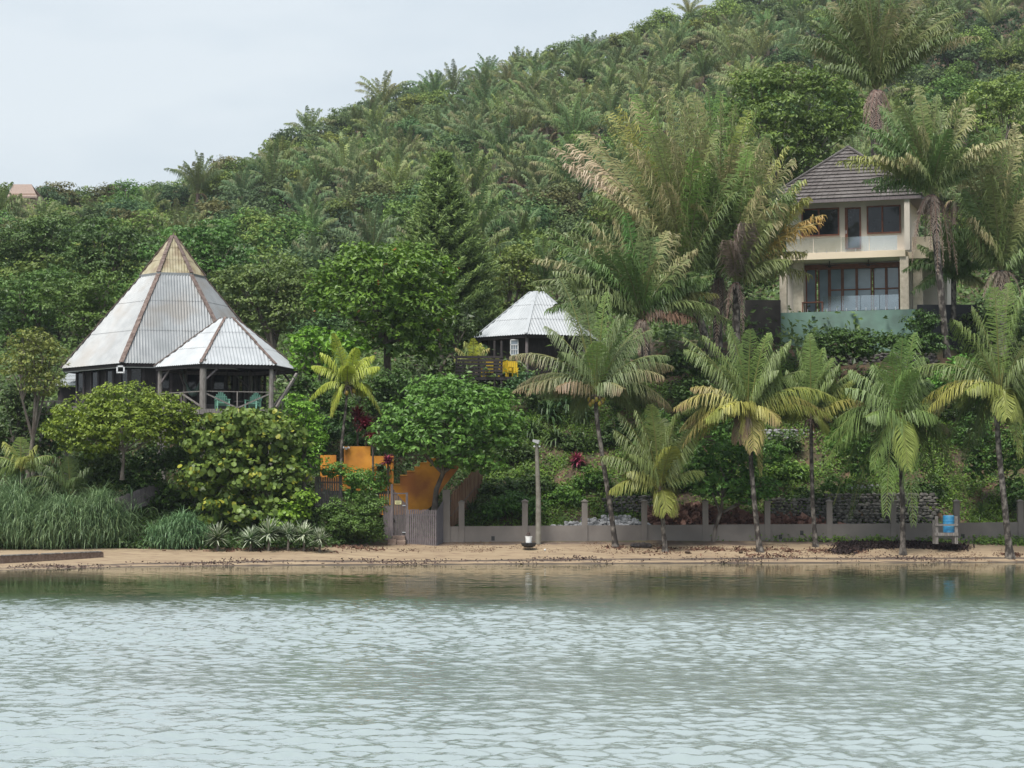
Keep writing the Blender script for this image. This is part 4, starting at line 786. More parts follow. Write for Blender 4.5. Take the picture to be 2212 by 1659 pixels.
def coco(label, trunk, hub, D, fr, ncoco=0, ll=.95, extra=12, L=3.8, seed=1, base=CG, r0=.14, group='coconut palms along the beach', name='coconut_palm', tip=None, lean=0, fiber=True, n=62):
    global rng; keep = rng; rng = np.random.default_rng(seed)
    hp = at(hub[0], hub[1], D); P = [at(x, y, D+k*.0) for k, (x, y) in enumerate(trunk)]
    P[0][2] = min(P[0][2], gz(P[0][0], P[0][1]))-.1
    root = empty(name, P[0], label, 'palm tree', group)
    t = MB(); ptrunk(t, P+[hp-A([0, 0, .15])], r0, r0*.72); t.build('trunk', PALMBARK, root, smooth=True)
    b = MB()
    for f in fr:
        x, y, dy = f[0], f[1], f[2]; col = f[3] if len(f) > 3 else base; tp = f[4] if len(f) > 4 else tip; arch = f[5] if len(f) > 5 else None
        p2 = at(x, y, D+dy)
        if arch is None:
            v = p2-hp; el = v[2]/np.linalg.norm(v); arch = .22+.25*max(0, .6-el)
        sd = A([cos(1.2*dy), sin(1.2*dy), 0])
        frond(b, hp+rng.normal(size=3)*.05, p2, arch*1.3, n, ll*1.5, .045, col, tp, 1.45)
        if rng.uniform() > .4: continue
        q2 = p2+rng.normal(size=3)*A([.8, .5, .8])+A([0, .7, 0]); frond(b, hp, q2, arch*rng.uniform(.8, 1.2), n, ll*1.3, .045, A(col)*.92, tp, 1.2)
    for i in range(extra):
        az = rng.uniform(0, pi) if i % 2 else rng.uniform(.15*pi, .85*pi); el = rng.uniform(.1, 1.2)
        v = A([cos(az)*cos(el), abs(sin(az))*cos(el), sin(el)])*L*rng.uniform(.85, 1.05); frond(b, hp, hp+v-A([0, 0, L*.25]), .3, n, ll*1.3, .05, A(base)*.85, None, 1.0)
    b.build('crown', LEAF, root)
    if fiber:
        c = MB()
        for i in range(7):
            a = i*.9; e = hp+A([cos(a)*.5, sin(a)*.5, -.35-.25*random.random()]); c.tube([hp, (hp+e)/2+A([0, 0, .18]), e], [.05, .04, .015], 5, cap=False)
        c.tube([hp-A([0, 0, .25]), hp+A([0, 0, .3])], [r0*1.1, r0*.5], 8); c.build('leaf_bases', RIDGE, root)
    for i in range(ncoco):
        a = -pi*.95*(i/max(1, ncoco-1))-.1; cb = MB(); r = .12
        q = hp+A([cos(a)*.38, sin(a)*.3, -.28-.12*(i % 3)])
        cb.lathe(q, [(.01, -r*1.25), (r*.6, -r*.95), (r, -.1*r), (r*.8, r*.7), (.02, r*1.1)], 9); cb.build('coconut', COCON, root, smooth=True)
    rng = keep; return root
PY = {}
A_ = (.17, .22, .09)
coco('tall leaning coconut palm with hanging nuts and brown frond tips beside the lamp pole', [(1330, 1174), (1322, 1120), (1305, 1010), (1292, 925), (1287, 880)], (1288, 852), 114.5,
 [(1105, 768, -.5, A_, BR), (1140, 845, -.8, A_, BR), (1122, 831, .6, A_, BR), (1203, 835, -1.2, (.2, .16, .08), BR), (1180, 705, .3), (1225, 668, .8), (1262, 645, -.4), (1310, 632, .3, CBG), (1352, 680, -.6), (1405, 712, .6),
  (1440, 768, -.3), (1450, 790, .5, A_, BR), (1432, 812, -1, A_, BR), (1447, 875, -.4, A_, BR), (1345, 838, -1.4, A_, BR), (1375, 880, .6), (1240, 900, .8), (1290, 740, -1.6, CBG), (1215, 760, -1)], ncoco=7, seed=3, base=A_)
coco('short young coconut palm with dark trunk and fan of green fronds touching the grey wall', [(1437, 1182), (1432, 1130), (1427, 1085)], (1425, 1062), 113.6,
 [(1302, 985, -.2), (1318, 1058, -.6, CYG), (1330, 930, .5), (1374, 888, .2), (1405, 875, -.5), (1430, 905, .8), (1466, 890, -.3), (1480, 960, .5), (1452, 965, -1, CYG), (1440, 1105, -.8, CYG), (1360, 980, -1), (1395, 940, 1), (1500, 930, 1.2)],
 seed=4, extra=4, L=3, r0=.13)
coco('coconut palm with yellow lower fronds in the middle of the beach row', [(1642, 1176), (1632, 1110), (1622, 1000), (1621, 930)], (1618, 893), 114,
 [(1458, 880, -.6, CY_, BR), (1474, 962, -.3, CY_, BR), (1470, 925, .5, CYG, BR), (1482, 755, .4), (1525, 905, -1, CYG), (1520, 725, -.3), (1560, 880, -1.3, CY_), (1580, 722, .6), (1622, 712, -.3, CBG), (1660, 720, .4, CBG), (1700, 745, -.5), (1735, 800, .5), (1802, 858, -.3, CYG), (1792, 902, .2, CY_, BR), (1684, 910, -1.2, CY_, BR), (1627, 972, -1, CY_, BR), (1595, 950, -.6, (.2, .15, .1), BR), (1680, 800, -1), (1560, 790, .9)],
 seed=5)
coco('slim coconut palm with very dark trunk and bright green top behind its yellow neighbour', [(1762, 1172), (1756, 1100), (1753, 1000), (1752, 930)], (1752, 905), 115.6,
 [(1700, 800, .4), (1722, 752, .2, CBG), (1750, 738, -.3, CBG), (1778, 752, .3, CBG), (1812, 788, -.5), (1850, 845, .2, CYG), (1862, 868, -.2, CY_, BR), (1838, 905, .6, CYG), (1700, 900, .5, CYG), (1790, 930, -.5, CYG), (1800, 820, -.8)],
 seed=6, L=3, ll=.75, r0=.12)
coco('wide crowned green coconut palm left of the blue barrel', [(1950, 1162), (1950, 1100), (1946, 1000), (1943, 950)], (1941, 912), 114,
 [(1950, 733, -.4, CBG), (1838, 800, .3), (1828, 838, -.5), (1785, 998, -.5), (1806, 905, .4), (1801, 1090, .8, CGD), (1887, 1010, -1), (1915, 1110, -1.3), (1961, 1010, -1.5, CYG), (2098, 1098, .3), (2060, 1030, .9, CGD), (2021, 897, -.6), (2016, 868, .6, CG, BR), (1990, 772, .3), (2042, 950, .8), (1890, 790, .8), (1925, 770, -1), (1970, 800, -1, CBG), (1870, 900, -1.2)],
 seed=7, ll=1.05)
coco('rightmost coconut palm leaning left with a long yellowed frond', [(2182, 1170), (2170, 1090), (2158, 980), (2153, 900)], (2161, 852), 113.5,
 [(1958, 803, .4), (2008, 882, -.4, CY_), (1995, 922, .5, CG, BR), (2088, 842, -1.2, CYG), (2203, 985, -.8, CYG), (2176, 900, -1.4, CYG), (2235, 920, .4), (2101, 662, .3), (2148, 622, -.3, CBG), (2180, 612, .3, CBG), (2215, 622, -.5, CBG), (2262, 700, .3), (2290, 780, -.3), (2270, 850, .6), (2060, 690, -.6), (2070, 770, .8), (2240, 760, -1), (2050, 950, 1.2, CGD), (2110, 960, 1.2, CGD)],
 seed=8, ll=1.0, r0=.17)
YY = (.38, .42, .06)
coco('small yellow green palm above the orange wall', [(735, 998), (738, 960), (747, 880)], (750, 834), 118,
 [(670, 862, -.2, YY), (677, 790, .2, YY), (694, 762, -.3, YY), (735, 750, .3, CBG), (770, 752, -.3, YY), (805, 768, .3, YY), (818, 792, -.4, YY), (823, 893, -.2, YY, CY_), (716, 897, -.4, YY, CY_), (790, 850, .6, YY), (700, 820, .7, CBG), (750, 790, -1, YY)],
 seed=9, extra=3, L=2, ll=.62, r0=.09, base=YY, group=None, ncoco=3)
coco('little golden palm beside the dark railing of the small hut', [(1022, 812), (1022, 800)], (1021, 790), 131.5,
 [(985, 752, 0, CYG, (.4, .25, .08)), (1005, 738, .2, CYG), (1022, 732, -.2, YY), (1037, 742, .2, YY), (1056, 752, -.2, CYG, (.4, .25, .08)), (982, 776, -.3, CYG), (1060, 772, .3, CYG), (1020, 765, -.7, YY)],
 seed=10, extra=2, L=1.2, ll=.45, r0=.07, base=CYG, group=None, fiber=False, n=24)
coco('bushy low palm at the left edge above the tall grass', [(48, 1050), (48, 1030)], (48, 1018), 114,
 [(-20, 990, 0, CBG), (10, 955, .2, CYG), (45, 945, -.2, CBG), (78, 962, .2, CYG), (110, 985, -.2, CBG), (100, 1010, .4, CBG), (-10, 1030, .3), (60, 985, -1, CYG)], seed=12, extra=5, L=1.8, ll=.6, base=CBG, group=None, fiber=False, n=30)
coco('feathery dark green palm rising behind the reeds', [(153, 1105), (152, 1085)], (152, 1070), 113.5,
 [(52, 1035, 0, CGD), (80, 1000, .2, CGD), (118, 985, -.2), (155, 985, .2), (192, 1010, -.2, CGD), (205, 1060, .3, CGD), (60, 1065, -.3), (110, 1020, -1), (170, 1030, -1)], seed=13, extra=5, L=2, ll=.65, base=CGD, group=None, fiber=False, n=34)

# big cohune palms: long stiff fronds with ragged leaflets
K1 = (.14, .21, .065); K2 = (.205, .25, .09); KB = (.50, .38, .22); KD = (.25, .20, .165)
def cohune(label, trunk, hub, D, fr, skirt=(), seed=1, r0=.2, extra=12, L=6, ll=1.25, name='cohune_palm', group='big cohune palms near the villa', cols=(K1, K2)):
    global rng; keep = rng; rng = np.random.default_rng(seed)
    hp = at(hub[0], hub[1], D); P = [at(x, y, D) for x, y in trunk]; root = empty(name, P[0], label, 'palm tree', group)
    t = MB(); ptrunk(t, P+[hp], r0, r0*1.15, 1.3); t.build('trunk', PALMBARK, root, smooth=True)
    b = MB()
    def fr_(x, y, dy, col, tip):
        p2 = at(x, y, D+dy); v = p2-hp; Lh = np.linalg.norm(v); el = v[2]/Lh
        p1 = hp+v*.5+A([0, 0, Lh*(.16+.28*max(0, .75-el))])-A([v[0], v[1], 0])*.12
        az = rng.uniform(0, 2*pi); j = rng.normal(size=3)*A([.6, .6, .5]); frond(b, hp, p2+j+A([0, .8, 0]), 0, 56, ll, .075, A(col)*.9, tip, 1.5, .1, .12, (.2, .2, .09), .22, side=(sin(az)*.7, cos(az)*.7, 0), p1=p1+j*.4, shape=.45, rib=.05)
        frond(b, hp, p2, 0, 62, ll, .08, col, tip, 1.4, .1, .12, (.2, .2, .09), .2, side=(cos(az)*.7, sin(az)*.7, 0), p1=p1, shape=.45, rib=.05)
    for i, f in enumerate(fr):
        fr_(f[0], f[1], f[2] if len(f) > 2 else (i % 3-1)*1.2, f[3] if len(f) > 3 else cols[i % 2], f[4] if len(f) > 4 else (KB if rng.uniform() < .3 else None))
    for i in range(extra):
        az = rng.uniform(-.15, 1.15)*pi; el = rng.uniform(.55, 1.4); v = A([cos(az)*cos(el), sin(az)*cos(el), sin(el)])*L*rng.uniform(.8, 1); x, y = proj(hp+v); fr_(x, y, v[1], A(cols[0])*.9, None)
    b.build('crown', LEAF, root)
    if skirt:
        s = MB()
        for f in skirt:
            p2 = at(f[0], f[1], D+(f[2] if len(f) > 2 else -.6)); hh = hp+A([0, -.2, -.1]); p1 = A([p2[0]*.7+hh[0]*.3, p2[1], hh[2]+.25])
            frond(s, hh, p2, 0, 34, .5, .04, KD, (.45, .36, .28), .9, .1, .15, (.2, .13, .1), .2, p1=p1, rib=.035)
        s.build('dead_fronds', LEAFD, root)
    rng = keep; return root
cohune('tallest cohune palm with shaggy grey dead fronds rising above the villa roof', [(1893, 560), (1893, 420), (1893, 300)], (1893, 195), 142,
 [(1768, 60), (1762, 110, 1, K2, KB), (1795, 5), (1830, -50), (1870, -80), (1905, -90), (1945, -70), (1985, -40), (2035, 5), (2075, 25), (2112, 78, 0, K2, KB), (2060, 62, -1.5), (1785, 140, -1), (1850, 20, -2), (1930, 20, -2.4), (1980, 60, -2), (1820, 90, 1.5), (1900, -40, 2), (2010, 110, 1), (1860, -20, 2)],
 [(1868, 290), (1878, 300, -1), (1892, 322, -1), (1905, 318, -.8), (1918, 290), (1884, 270, .5), (1925, 262), (1865, 262)], seed=21, r0=.32, ll=1.15, L=7, extra=22)
cohune('cohune palm in front of the villa roof with brown fronds hanging down its trunk', [(2046, 772), (2038, 690), (2026, 560), (2018, 470)], (2012, 420), 126,
 [(1838, 338, 0, (.2, .22, .06), CY_), (1866, 268, 0, (.12, .2, .05)), (1905, 238), (1940, 215), (1985, 208, 0, (.13, .22, .05)), (2025, 205), (2062, 218, 0, (.13, .22, .05)), (2100, 250), (2150, 275), (2186, 300, 0, K2, KB), (2120, 310, -1.5, K2, KB), (1890, 335, -1.6, K2, KB), (1930, 270, -2), (1990, 270, -2.6), (2050, 280, -2.4), (2085, 320, -2), (2160, 360, 1), (1870, 390, .6, K1), (1960, 330, -3, K2, KB), (2040, 240, 2)],
 [(1970, 566), (1976, 540, -1), (2038, 575), (2026, 590, -.8), (2010, 540), (2052, 560, .3), (2068, 590, .8), (1998, 520, .5)], seed=22, r0=.19, L=5.2, ll=1.0)
cohune('cohune palm at the right edge with long drooping pale fronds', [(2165, 770), (2163, 690), (2162, 620)], (2162, 585), 128,
 [(2085, 420, 0), (2072, 330, 0), (2105, 300), (2135, 285), (2165, 280), (2200, 290), (2240, 310), (2280, 360), (2300, 450), (2118, 500, -1.2, K2, KB), (2098, 470, -1, K2, KB), (2215, 430, -1.5), (2180, 360, -2), (2140, 380, -2), (2250, 520, -1)],
 [(2140, 660), (2155, 680), (2172, 680), (2190, 660), (2125, 640), (2205, 640)], seed=23, r0=.3, L=6.2)
B1 = (.17, .28, .07)
cohune('leaning cohune palm with bleached left fronds, left part of the clump beside the villa', [(1535, 772), (1515, 700), (1490, 650)], (1478, 615), 124.5,
 [(1222, 352, 0, (.42, .34, .22), (.55, .45, .32)), (1232, 312, .8, (.42, .34, .2), (.55, .45, .32)), (1262, 290, 1, K2), (1302, 250, 0, K2), (1338, 232, 0, (.26, .28, .08), CY_), (1372, 222), (1405, 208, 0, B1), (1440, 205, 0, B1), (1480, 215, 0, B1), (1275, 420, 1), (1250, 480, 1.5), (1310, 380, -1.5, K2, KB), (1360, 310, -2.4, K2, KB), (1410, 290, -3), (1455, 300, -3, K2, KB), (1500, 330, -3, B1), (1350, 440, -2.5, K2), (1430, 400, -3.4, K2, KB), (1535, 300, -1, K2), (1290, 530, 1)],
 [(1500, 720), (1515, 740, -1), (1480, 700)], seed=24, r0=.22, L=8, ll=1.3, extra=16)
cohune('tallest cohune palm of the clump, upright fronds reaching above the villa roof line', [(1552, 775), (1550, 700), (1553, 640)], (1553, 600), 126.5,
 [(1462, 212, .5, K2), (1495, 202, 0, B1), (1530, 200, 0, B1), (1562, 205, 0, B1), (1592, 222, 0, (.2, .3, .07)), (1618, 240, 0, (.24, .32, .07), CY_), (1655, 290), (1440, 300, -2, K2, KB), (1520, 290, -3, K2, KB), (1585, 310, -3, K2, KB), (1540, 380, -3.5), (1610, 370, -3, K2, KB), (1480, 370, -3, B1), (1500, 440, -3.6, K2, KB), (1575, 430, -3.6), (1640, 340, 1.2, K2)],
 [(1535, 735), (1548, 750, -1.2), (1565, 720), (1528, 700, 1), (1575, 690, .8)], seed=31, r0=.26, L=8.5, ll=1.3, extra=16)
cohune('cohune palm with orange tipped fronds reaching over the villa windows', [(1592, 775), (1590, 700), (1592, 650)], (1590, 610), 124.2,
 [(1655, 300), (1698, 318, 0, K2, CY_), (1712, 345, .5), (1738, 388, 0, K2, (.4, .4, .08)), (1765, 482, 0, (.32, .26, .07), (.55, .33, .09)), (1745, 425, 1, (.28, .28, .07), (.4, .34, .08)), (1738, 545, .5, (.2, .2, .06)), (1600, 480, -3, KD, KD), (1570, 520, -2.6, KD, KD), (1690, 440, -1.5), (1640, 400, -2.6, K2, KB), (1660, 480, -2), (1615, 330, -1, B1), (1575, 340, .8, K2), (1700, 560, -1, K2), (1630, 300, 1.5)],
 [(1585, 700, .5), (1600, 740, .8), (1570, 690, -.6), (1606, 715)], seed=32, r0=.2, L=7, ll=1.25, extra=12)
cohune('cohune palm with spreading lower fronds above the small hut roof', [(1398, 790), (1392, 740), (1386, 715)], (1385, 690), 122,
 [(1170, 562, 0), (1165, 620, .5), (1195, 520, 0), (1235, 500, 1), (1282, 482, 0, K2), (1325, 470), (1352, 462, 0, (.11, .22, .05)), (1395, 470, 0, (.11, .2, .05)), (1440, 500, 0, K2), (1490, 545, 0, K2, KB), (1545, 635, 0, (.17, .19, .06), (.3, .26, .09)), (1520, 600, .8), (1480, 690, -.5, (.2, .12, .08), (.3, .17, .12)), (1548, 665, -1, K2), (1215, 600, -1.5, K2), (1270, 560, -2, (.12, .2, .05)), (1330, 540, -2.5), (1420, 560, -2.5, (.12, .2, .05)), (1180, 670, .6), (1250, 640, -2)],
 [(1380, 760), (1395, 780), (1370, 740), (1408, 760)], seed=25, r0=.24, L=5, ll=1.05, extra=20)
cohune('thin young palm between villa and cohune trunk', [(2060, 690), (2060, 640)], (2060, 600), 131,
 [(1952, 582), (1985, 528), (2015, 500), (2045, 488), (2080, 495), (2110, 520), (2140, 562), (2125, 615), (1988, 618, -1), (2030, 540, -1.5), (2090, 560, -1.5)], (), seed=26, r0=.14, L=3, ll=.8, extra=3)

# ---------------------------------------------------------------- broadleaf trees and shrubs near the shore
AL1 = (.035, .095, .02); AL2 = (.12, .25, .03)
tree('almond_tree', 'big round almond tree with bright top leaves behind the yellow palm', 'tree', (838, 830, 127), [(745, 610, 85, 55), (830, 590, 95, 55, -1), (915, 600, 75, 52, .5), (700, 650, 50, 40), (800, 660, 110, 55, -1.5), (910, 675, 80, 60), (850, 730, 95, 55, 0), (930, 745, 55, 50, 1), (880, 560, 60, 35, 1), (780, 560, 60, 30, 1)], 125.5, .34, (.035, .085, .02), (.13, .24, .03), r0=.24, c3=(.3, .12, .03), p3=.01, tuft=.7)
tree('almond_tree', 'bright light green bushy tree right beside the pavilion roof', 'tree', None, [(690, 745, 58, 38), (745, 755, 50, 35, -.5), (650, 745, 35, 25, .5), (700, 800, 50, 45, .5), (650, 790, 30, 30)], 123.5, .34, (.05, .13, .02), (.14, .30, .03), tuft=.6)
tree('almond_tree', 'low spreading almond tree over the orange stair wall and grey gate', 'tree', (940, 1095, 116.4), [(960, 855, 95, 42, 1), (1045, 870, 70, 40, 1), (905, 900, 80, 45, 0), (1000, 905, 100, 50, -1), (850, 945, 62, 42, -.5), (940, 955, 80, 45, -1.5), (1040, 950, 75, 42, -.5), (1095, 920, 45, 45, .6), (865, 968, 50, 20, -.5), (1000, 990, 70, 30, -1), (1055, 1008, 50, 22, -.6)], 115.4, .3, (.04, .10, .025), (.12, .25, .05), r0=.15, tuft=.55, dens=1.1)
tree('low_tree', 'dome shaped olive green tree in front of the conical house', 'tree', (264, 1025, 113.5), [(270, 872, 90, 42), (345, 892, 72, 42, .3), (190, 895, 75, 42), (140, 930, 50, 38), (265, 925, 110, 45, -.8), (355, 940, 50, 40, .3), (195, 960, 75, 40, 0), (400, 900, 30, 30)], 114, .2, (.04, .085, .015), (.17, .25, .035), tuft=.42, r0=.09)
tree('sea_grape', 'sea grape tree with large round pale leaves below the deck', 'tree', None, [(530, 925, 105, 42, .5), (470, 960, 75, 55), (590, 960, 75, 55, .3), (500, 1030, 95, 60, -.3), (590, 1040, 70, 55), (430, 1050, 45, 50, .3), (520, 1110, 95, 40, -.6), (620, 1090, 45, 45)], 113.8, .27, (.04, .08, .025), (.165, .25, .06), shape='round', tuft=.6, dens=.75, c3=(.36, .38, .05), p3=.09, r0=.1, up=-.1)
tree('shrub', 'bright light green climbing shrub between sea grape and orange wall', 'shrub', None, [(655, 900, 45, 30), (665, 945, 42, 35), (660, 1000, 42, 38, -.2), (640, 870, 30, 18), (680, 960, 22, 30)], 115, .19, (.07, .16, .02), (.19, .33, .04), tuft=.36)
tree('shrub', 'yellowish straggly tree left of the conical house', 'tree', None, [(70, 745, 52, 35), (110, 775, 40, 35, .3), (40, 790, 50, 45, -.3), (90, 830, 50, 40)], 117, .2, (.09, .12, .04), (.22, .27, .08), tuft=.4, dens=.8)
tree('almond_tree', 'young almond tree with dark trunk growing behind the grey wall', 'tree', (1541, 1170, 116.6), [(1540, 990, 62, 40), (1600, 1010, 60, 42, .4), (1500, 1020, 50, 40, .3), (1555, 1055, 65, 32, -.6), (1640, 1060, 50, 32, .4), (1610, 1075, 45, 22, -.5)], 117, .3, (.035, .095, .025), (.10, .22, .04), tuft=.5, r0=.12)
DK1 = (.028, .062, .022); DK2 = (.085, .14, .04)
MT = [ # label, lobes, D, c1, c2, leaf
 ('dark rounded tree directly left of the cone roof', [(230, 640, 60, 50), (150, 650, 70, 45), (190, 700, 70, 50), (240, 720, 40, 50)], 140, (.04, .075, .02), (.11, .17, .045), .24),
 ('spreading olive tree at the left edge below the ridge house', [(40, 640, 80, 45), (90, 680, 70, 40), (20, 720, 60, 40), (110, 610, 70, 35)], 145, (.035, .07, .02), (.10, .17, .045), .24),
 ('broad dark tree at far left in the upper wood', [(50, 520, 90, 45), (120, 500, 70, 40), (30, 570, 70, 45), (100, 560, 80, 40)], 172, (.035, .07, .025), (.11, .17, .055), .3),
 ('tall layered dark tree behind the left slope of the cone', [(220, 510, 70, 42), (280, 540, 60, 45), (230, 580, 70, 42), (180, 560, 50, 35)], 165, DK1, (.09, .16, .05), .3),
 ('dark leafy tree right behind the cone tip', [(400, 530, 65, 45), (460, 520, 55, 42), (500, 560, 50, 45), (350, 545, 45, 35), (440, 580, 60, 40)], 160, (.03, .075, .025), (.09, .19, .05), .3),
 ('dense dull green tree between cone roof and almond tree', [(600, 600, 75, 48), (540, 640, 70, 50), (620, 670, 65, 55), (500, 610, 50, 35), (570, 700, 60, 50), (640, 640, 45, 45)], 145, (.045, .08, .03), (.12, .18, .06), .26),
 ('light feathery tree crowding the small hut roof from behind', [(1100, 590, 55, 35), (1060, 630, 40, 30), (1120, 560, 45, 30), (1080, 680, 50, 35), (1140, 620, 40, 28)], 150, (.06, .11, .035), (.19, .26, .07), .26),
 ('flat topped dark tree above the hut', [(1115, 475, 60, 28), (1090, 500, 50, 25), (1150, 500, 40, 22)], 230, DK1, (.07, .14, .045), .36),
 ('huge layered rain tree behind the villa roof', [(1640, 185, 70, 35), (1710, 175, 80, 35, 1), (1780, 190, 70, 38), (1830, 250, 55, 50), (1620, 250, 75, 45), (1700, 250, 80, 50, -2), (1780, 280, 70, 50, -1), (1680, 320, 80, 45, -2), (1760, 350, 65, 45), (1700, 390, 50, 40)], 170, (.04, .085, .025), (.13, .22, .05), .34),
 ('pale yellow green tree in the top right corner', [(2130, 220, 55, 40), (2190, 200, 60, 40), (2200, 270, 50, 45), (2110, 280, 50, 40), (2180, 330, 50, 40)], 175, (.09, .14, .04), (.21, .27, .08), .3),
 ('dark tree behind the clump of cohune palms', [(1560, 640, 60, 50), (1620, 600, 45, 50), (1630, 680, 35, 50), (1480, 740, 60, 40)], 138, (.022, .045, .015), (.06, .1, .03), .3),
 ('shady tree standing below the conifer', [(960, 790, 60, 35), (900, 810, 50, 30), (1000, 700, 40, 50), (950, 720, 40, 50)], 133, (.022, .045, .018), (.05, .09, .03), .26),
 ('rounded green tree at the left of the pavilion deck', [(70, 900, 55, 50), (30, 860, 50, 35), (110, 960, 45, 40), (20, 930, 40, 50)], 119, (.02, .05, .015), (.06, .11, .03), .28),
 ('dark shrubby tree under the cohune at the right edge', [(2150, 690, 50, 40), (2200, 720, 45, 60), (2110, 720, 50, 40)], 131, (.025, .05, .015), (.07, .12, .03), .24),
]
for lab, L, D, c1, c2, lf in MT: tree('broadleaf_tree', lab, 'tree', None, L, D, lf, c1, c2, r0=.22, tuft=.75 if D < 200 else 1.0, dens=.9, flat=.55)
HB = [ # shrubs: label, lobes, D, leaf, c1, c2, shape
 ('clipped dark green hedge bush under the villa base wall', [(1770, 736, 38, 17), (1812, 728, 36, 20), (1865, 736, 42, 17), (1920, 736, 38, 18), (1780, 755, 50, 20), (1850, 758, 55, 20)], 126.5, .2, (.025, .065, .02), (.07, .15, .035), 'leaf'),
 ('dark bush at the right corner of the villa base', [(1990, 700, 40, 30), (2010, 745, 45, 30), (1960, 745, 40, 25)], 126, .2, (.02, .055, .018), (.06, .13, .035), 'leaf'),
 ('bright low shrub behind the rightmost coconut palms', [(2080, 800, 45, 30), (2040, 830, 40, 30), (2110, 850, 40, 35)], 124, .24, (.05, .13, .03), (.14, .28, .05), 'leaf'),
 ('dark undergrowth shrub beneath the cohune clump', [(1480, 790, 50, 35), (1560, 800, 50, 30), (1420, 800, 40, 30), (1500, 850, 60, 30)], 123, .26, (.02, .05, .015), (.06, .12, .03), 'leaf'),
 ('dark green bush in front of the yellow chairs', [(1130, 830, 32, 24), (1155, 845, 30, 22), (1110, 850, 28, 18)], 127, .18, (.03, .07, .03), (.07, .14, .055), 'leaf'),
 ('creeper mound covering the slope left of the gate', [(800, 1090, 34, 40), (770, 1130, 55, 35), (740, 1140, 50, 32), (810, 1150, 26, 22), (720, 1110, 30, 30)], 113.8, .13, (.035, .07, .02), (.1, .17, .04), 'leaf'),
 ('vine draped over the dark picket fence', [(770, 1035, 40, 22), (720, 1020, 36, 16), (800, 1055, 26, 25), (830, 1045, 14, 22), (760, 1065, 22, 30)], 115.4, .15, (.04, .10, .02), (.15, .25, .05), 'leaf'),
 ('dark leafy shrub between the orange walls', [(812, 1038, 26, 22), (828, 1012, 20, 18)], 118.6, .2, (.02, .05, .02), (.05, .1, .035), 'leaf'),
 ('deep green shrub under the dome shaped tree', [(300, 1040, 60, 35), (360, 1080, 50, 35), (240, 1030, 45, 30), (330, 1000, 60, 30), (400, 990, 50, 40)], 116, .22, (.015, .04, .012), (.06, .13, .025), 'leaf'),
 ('lime green shrub beside the sea grape foot', [(600, 1130, 40, 30), (630, 1110, 35, 25), (660, 1080, 22, 20)], 112.6, .19, (.05, .12, .02), (.15, .28, .03), 'round'),
 ('shrub of small leaves at the top left of the reeds', [(215, 1050, 45, 30), (180, 1010, 40, 30), (240, 1000, 40, 25)], 115.5, .18, (.03, .07, .02), (.1, .16, .035), 'leaf'),
 ('dark bushes right of the pavilion under the almond tree', [(660, 840, 40, 30), (700, 870, 45, 30), (760, 900, 50, 30), (820, 870, 40, 40), (850, 830, 50, 30)], 122, .22, (.02, .05, .018), (.06, .13, .03), 'leaf'),
 ('dark thicket between orange wall and pavilion', [(710, 930, 40, 30), (770, 950, 40, 20), (690, 960, 30, 30), (820, 940, 30, 20)], 121, .2, (.018, .045, .016), (.05, .11, .03), 'leaf'),
 ('leafy shrub below the dracaenas behind the wall', [(1100, 1090, 40, 28), (1060, 1110, 35, 18), (1150, 1100, 30, 25)], 117.5, .2, (.03, .08, .02), (.1, .2, .04), 'leaf'),
 ('green thicket behind the rightmost palm trunk', [(2120, 1000, 45, 50), (2100, 940, 45, 40), (2190, 980, 40, 60), (2190, 1060, 40, 35)], 120, .22, (.02, .05, .015), (.07, .14, .03), 'leaf'),
 ('shrub on the bank between the slim palm and the wide palm', [(1830, 960, 50, 35), (1860, 1010, 40, 30), (1800, 1050, 35, 25)], 120, .18, (.04, .09, .02), (.1, .19, .04), 'leaf'),
 ('shrub in the shade behind the short young palm', [(1430, 930, 50, 40), (1400, 980, 45, 30), (1470, 960, 40, 40)], 120.5, .24, (.03, .075, .02), (.08, .17, .035), 'leaf'),
 ('low shrub at the foot of the villa bank beside the stone wall', [(1600, 960, 50, 25), (1660, 985, 45, 25), (1560, 930, 40, 25)], 120, .2, (.035, .09, .02), (.12, .22, .04), 'leaf'),
]
for lab, L, D, lf, c1, c2, shp in HB: tree('shrub', lab, 'shrub', None, L, D, lf, c1, c2, trunk=False, shape=shp, tuft=.45, inner=.5)

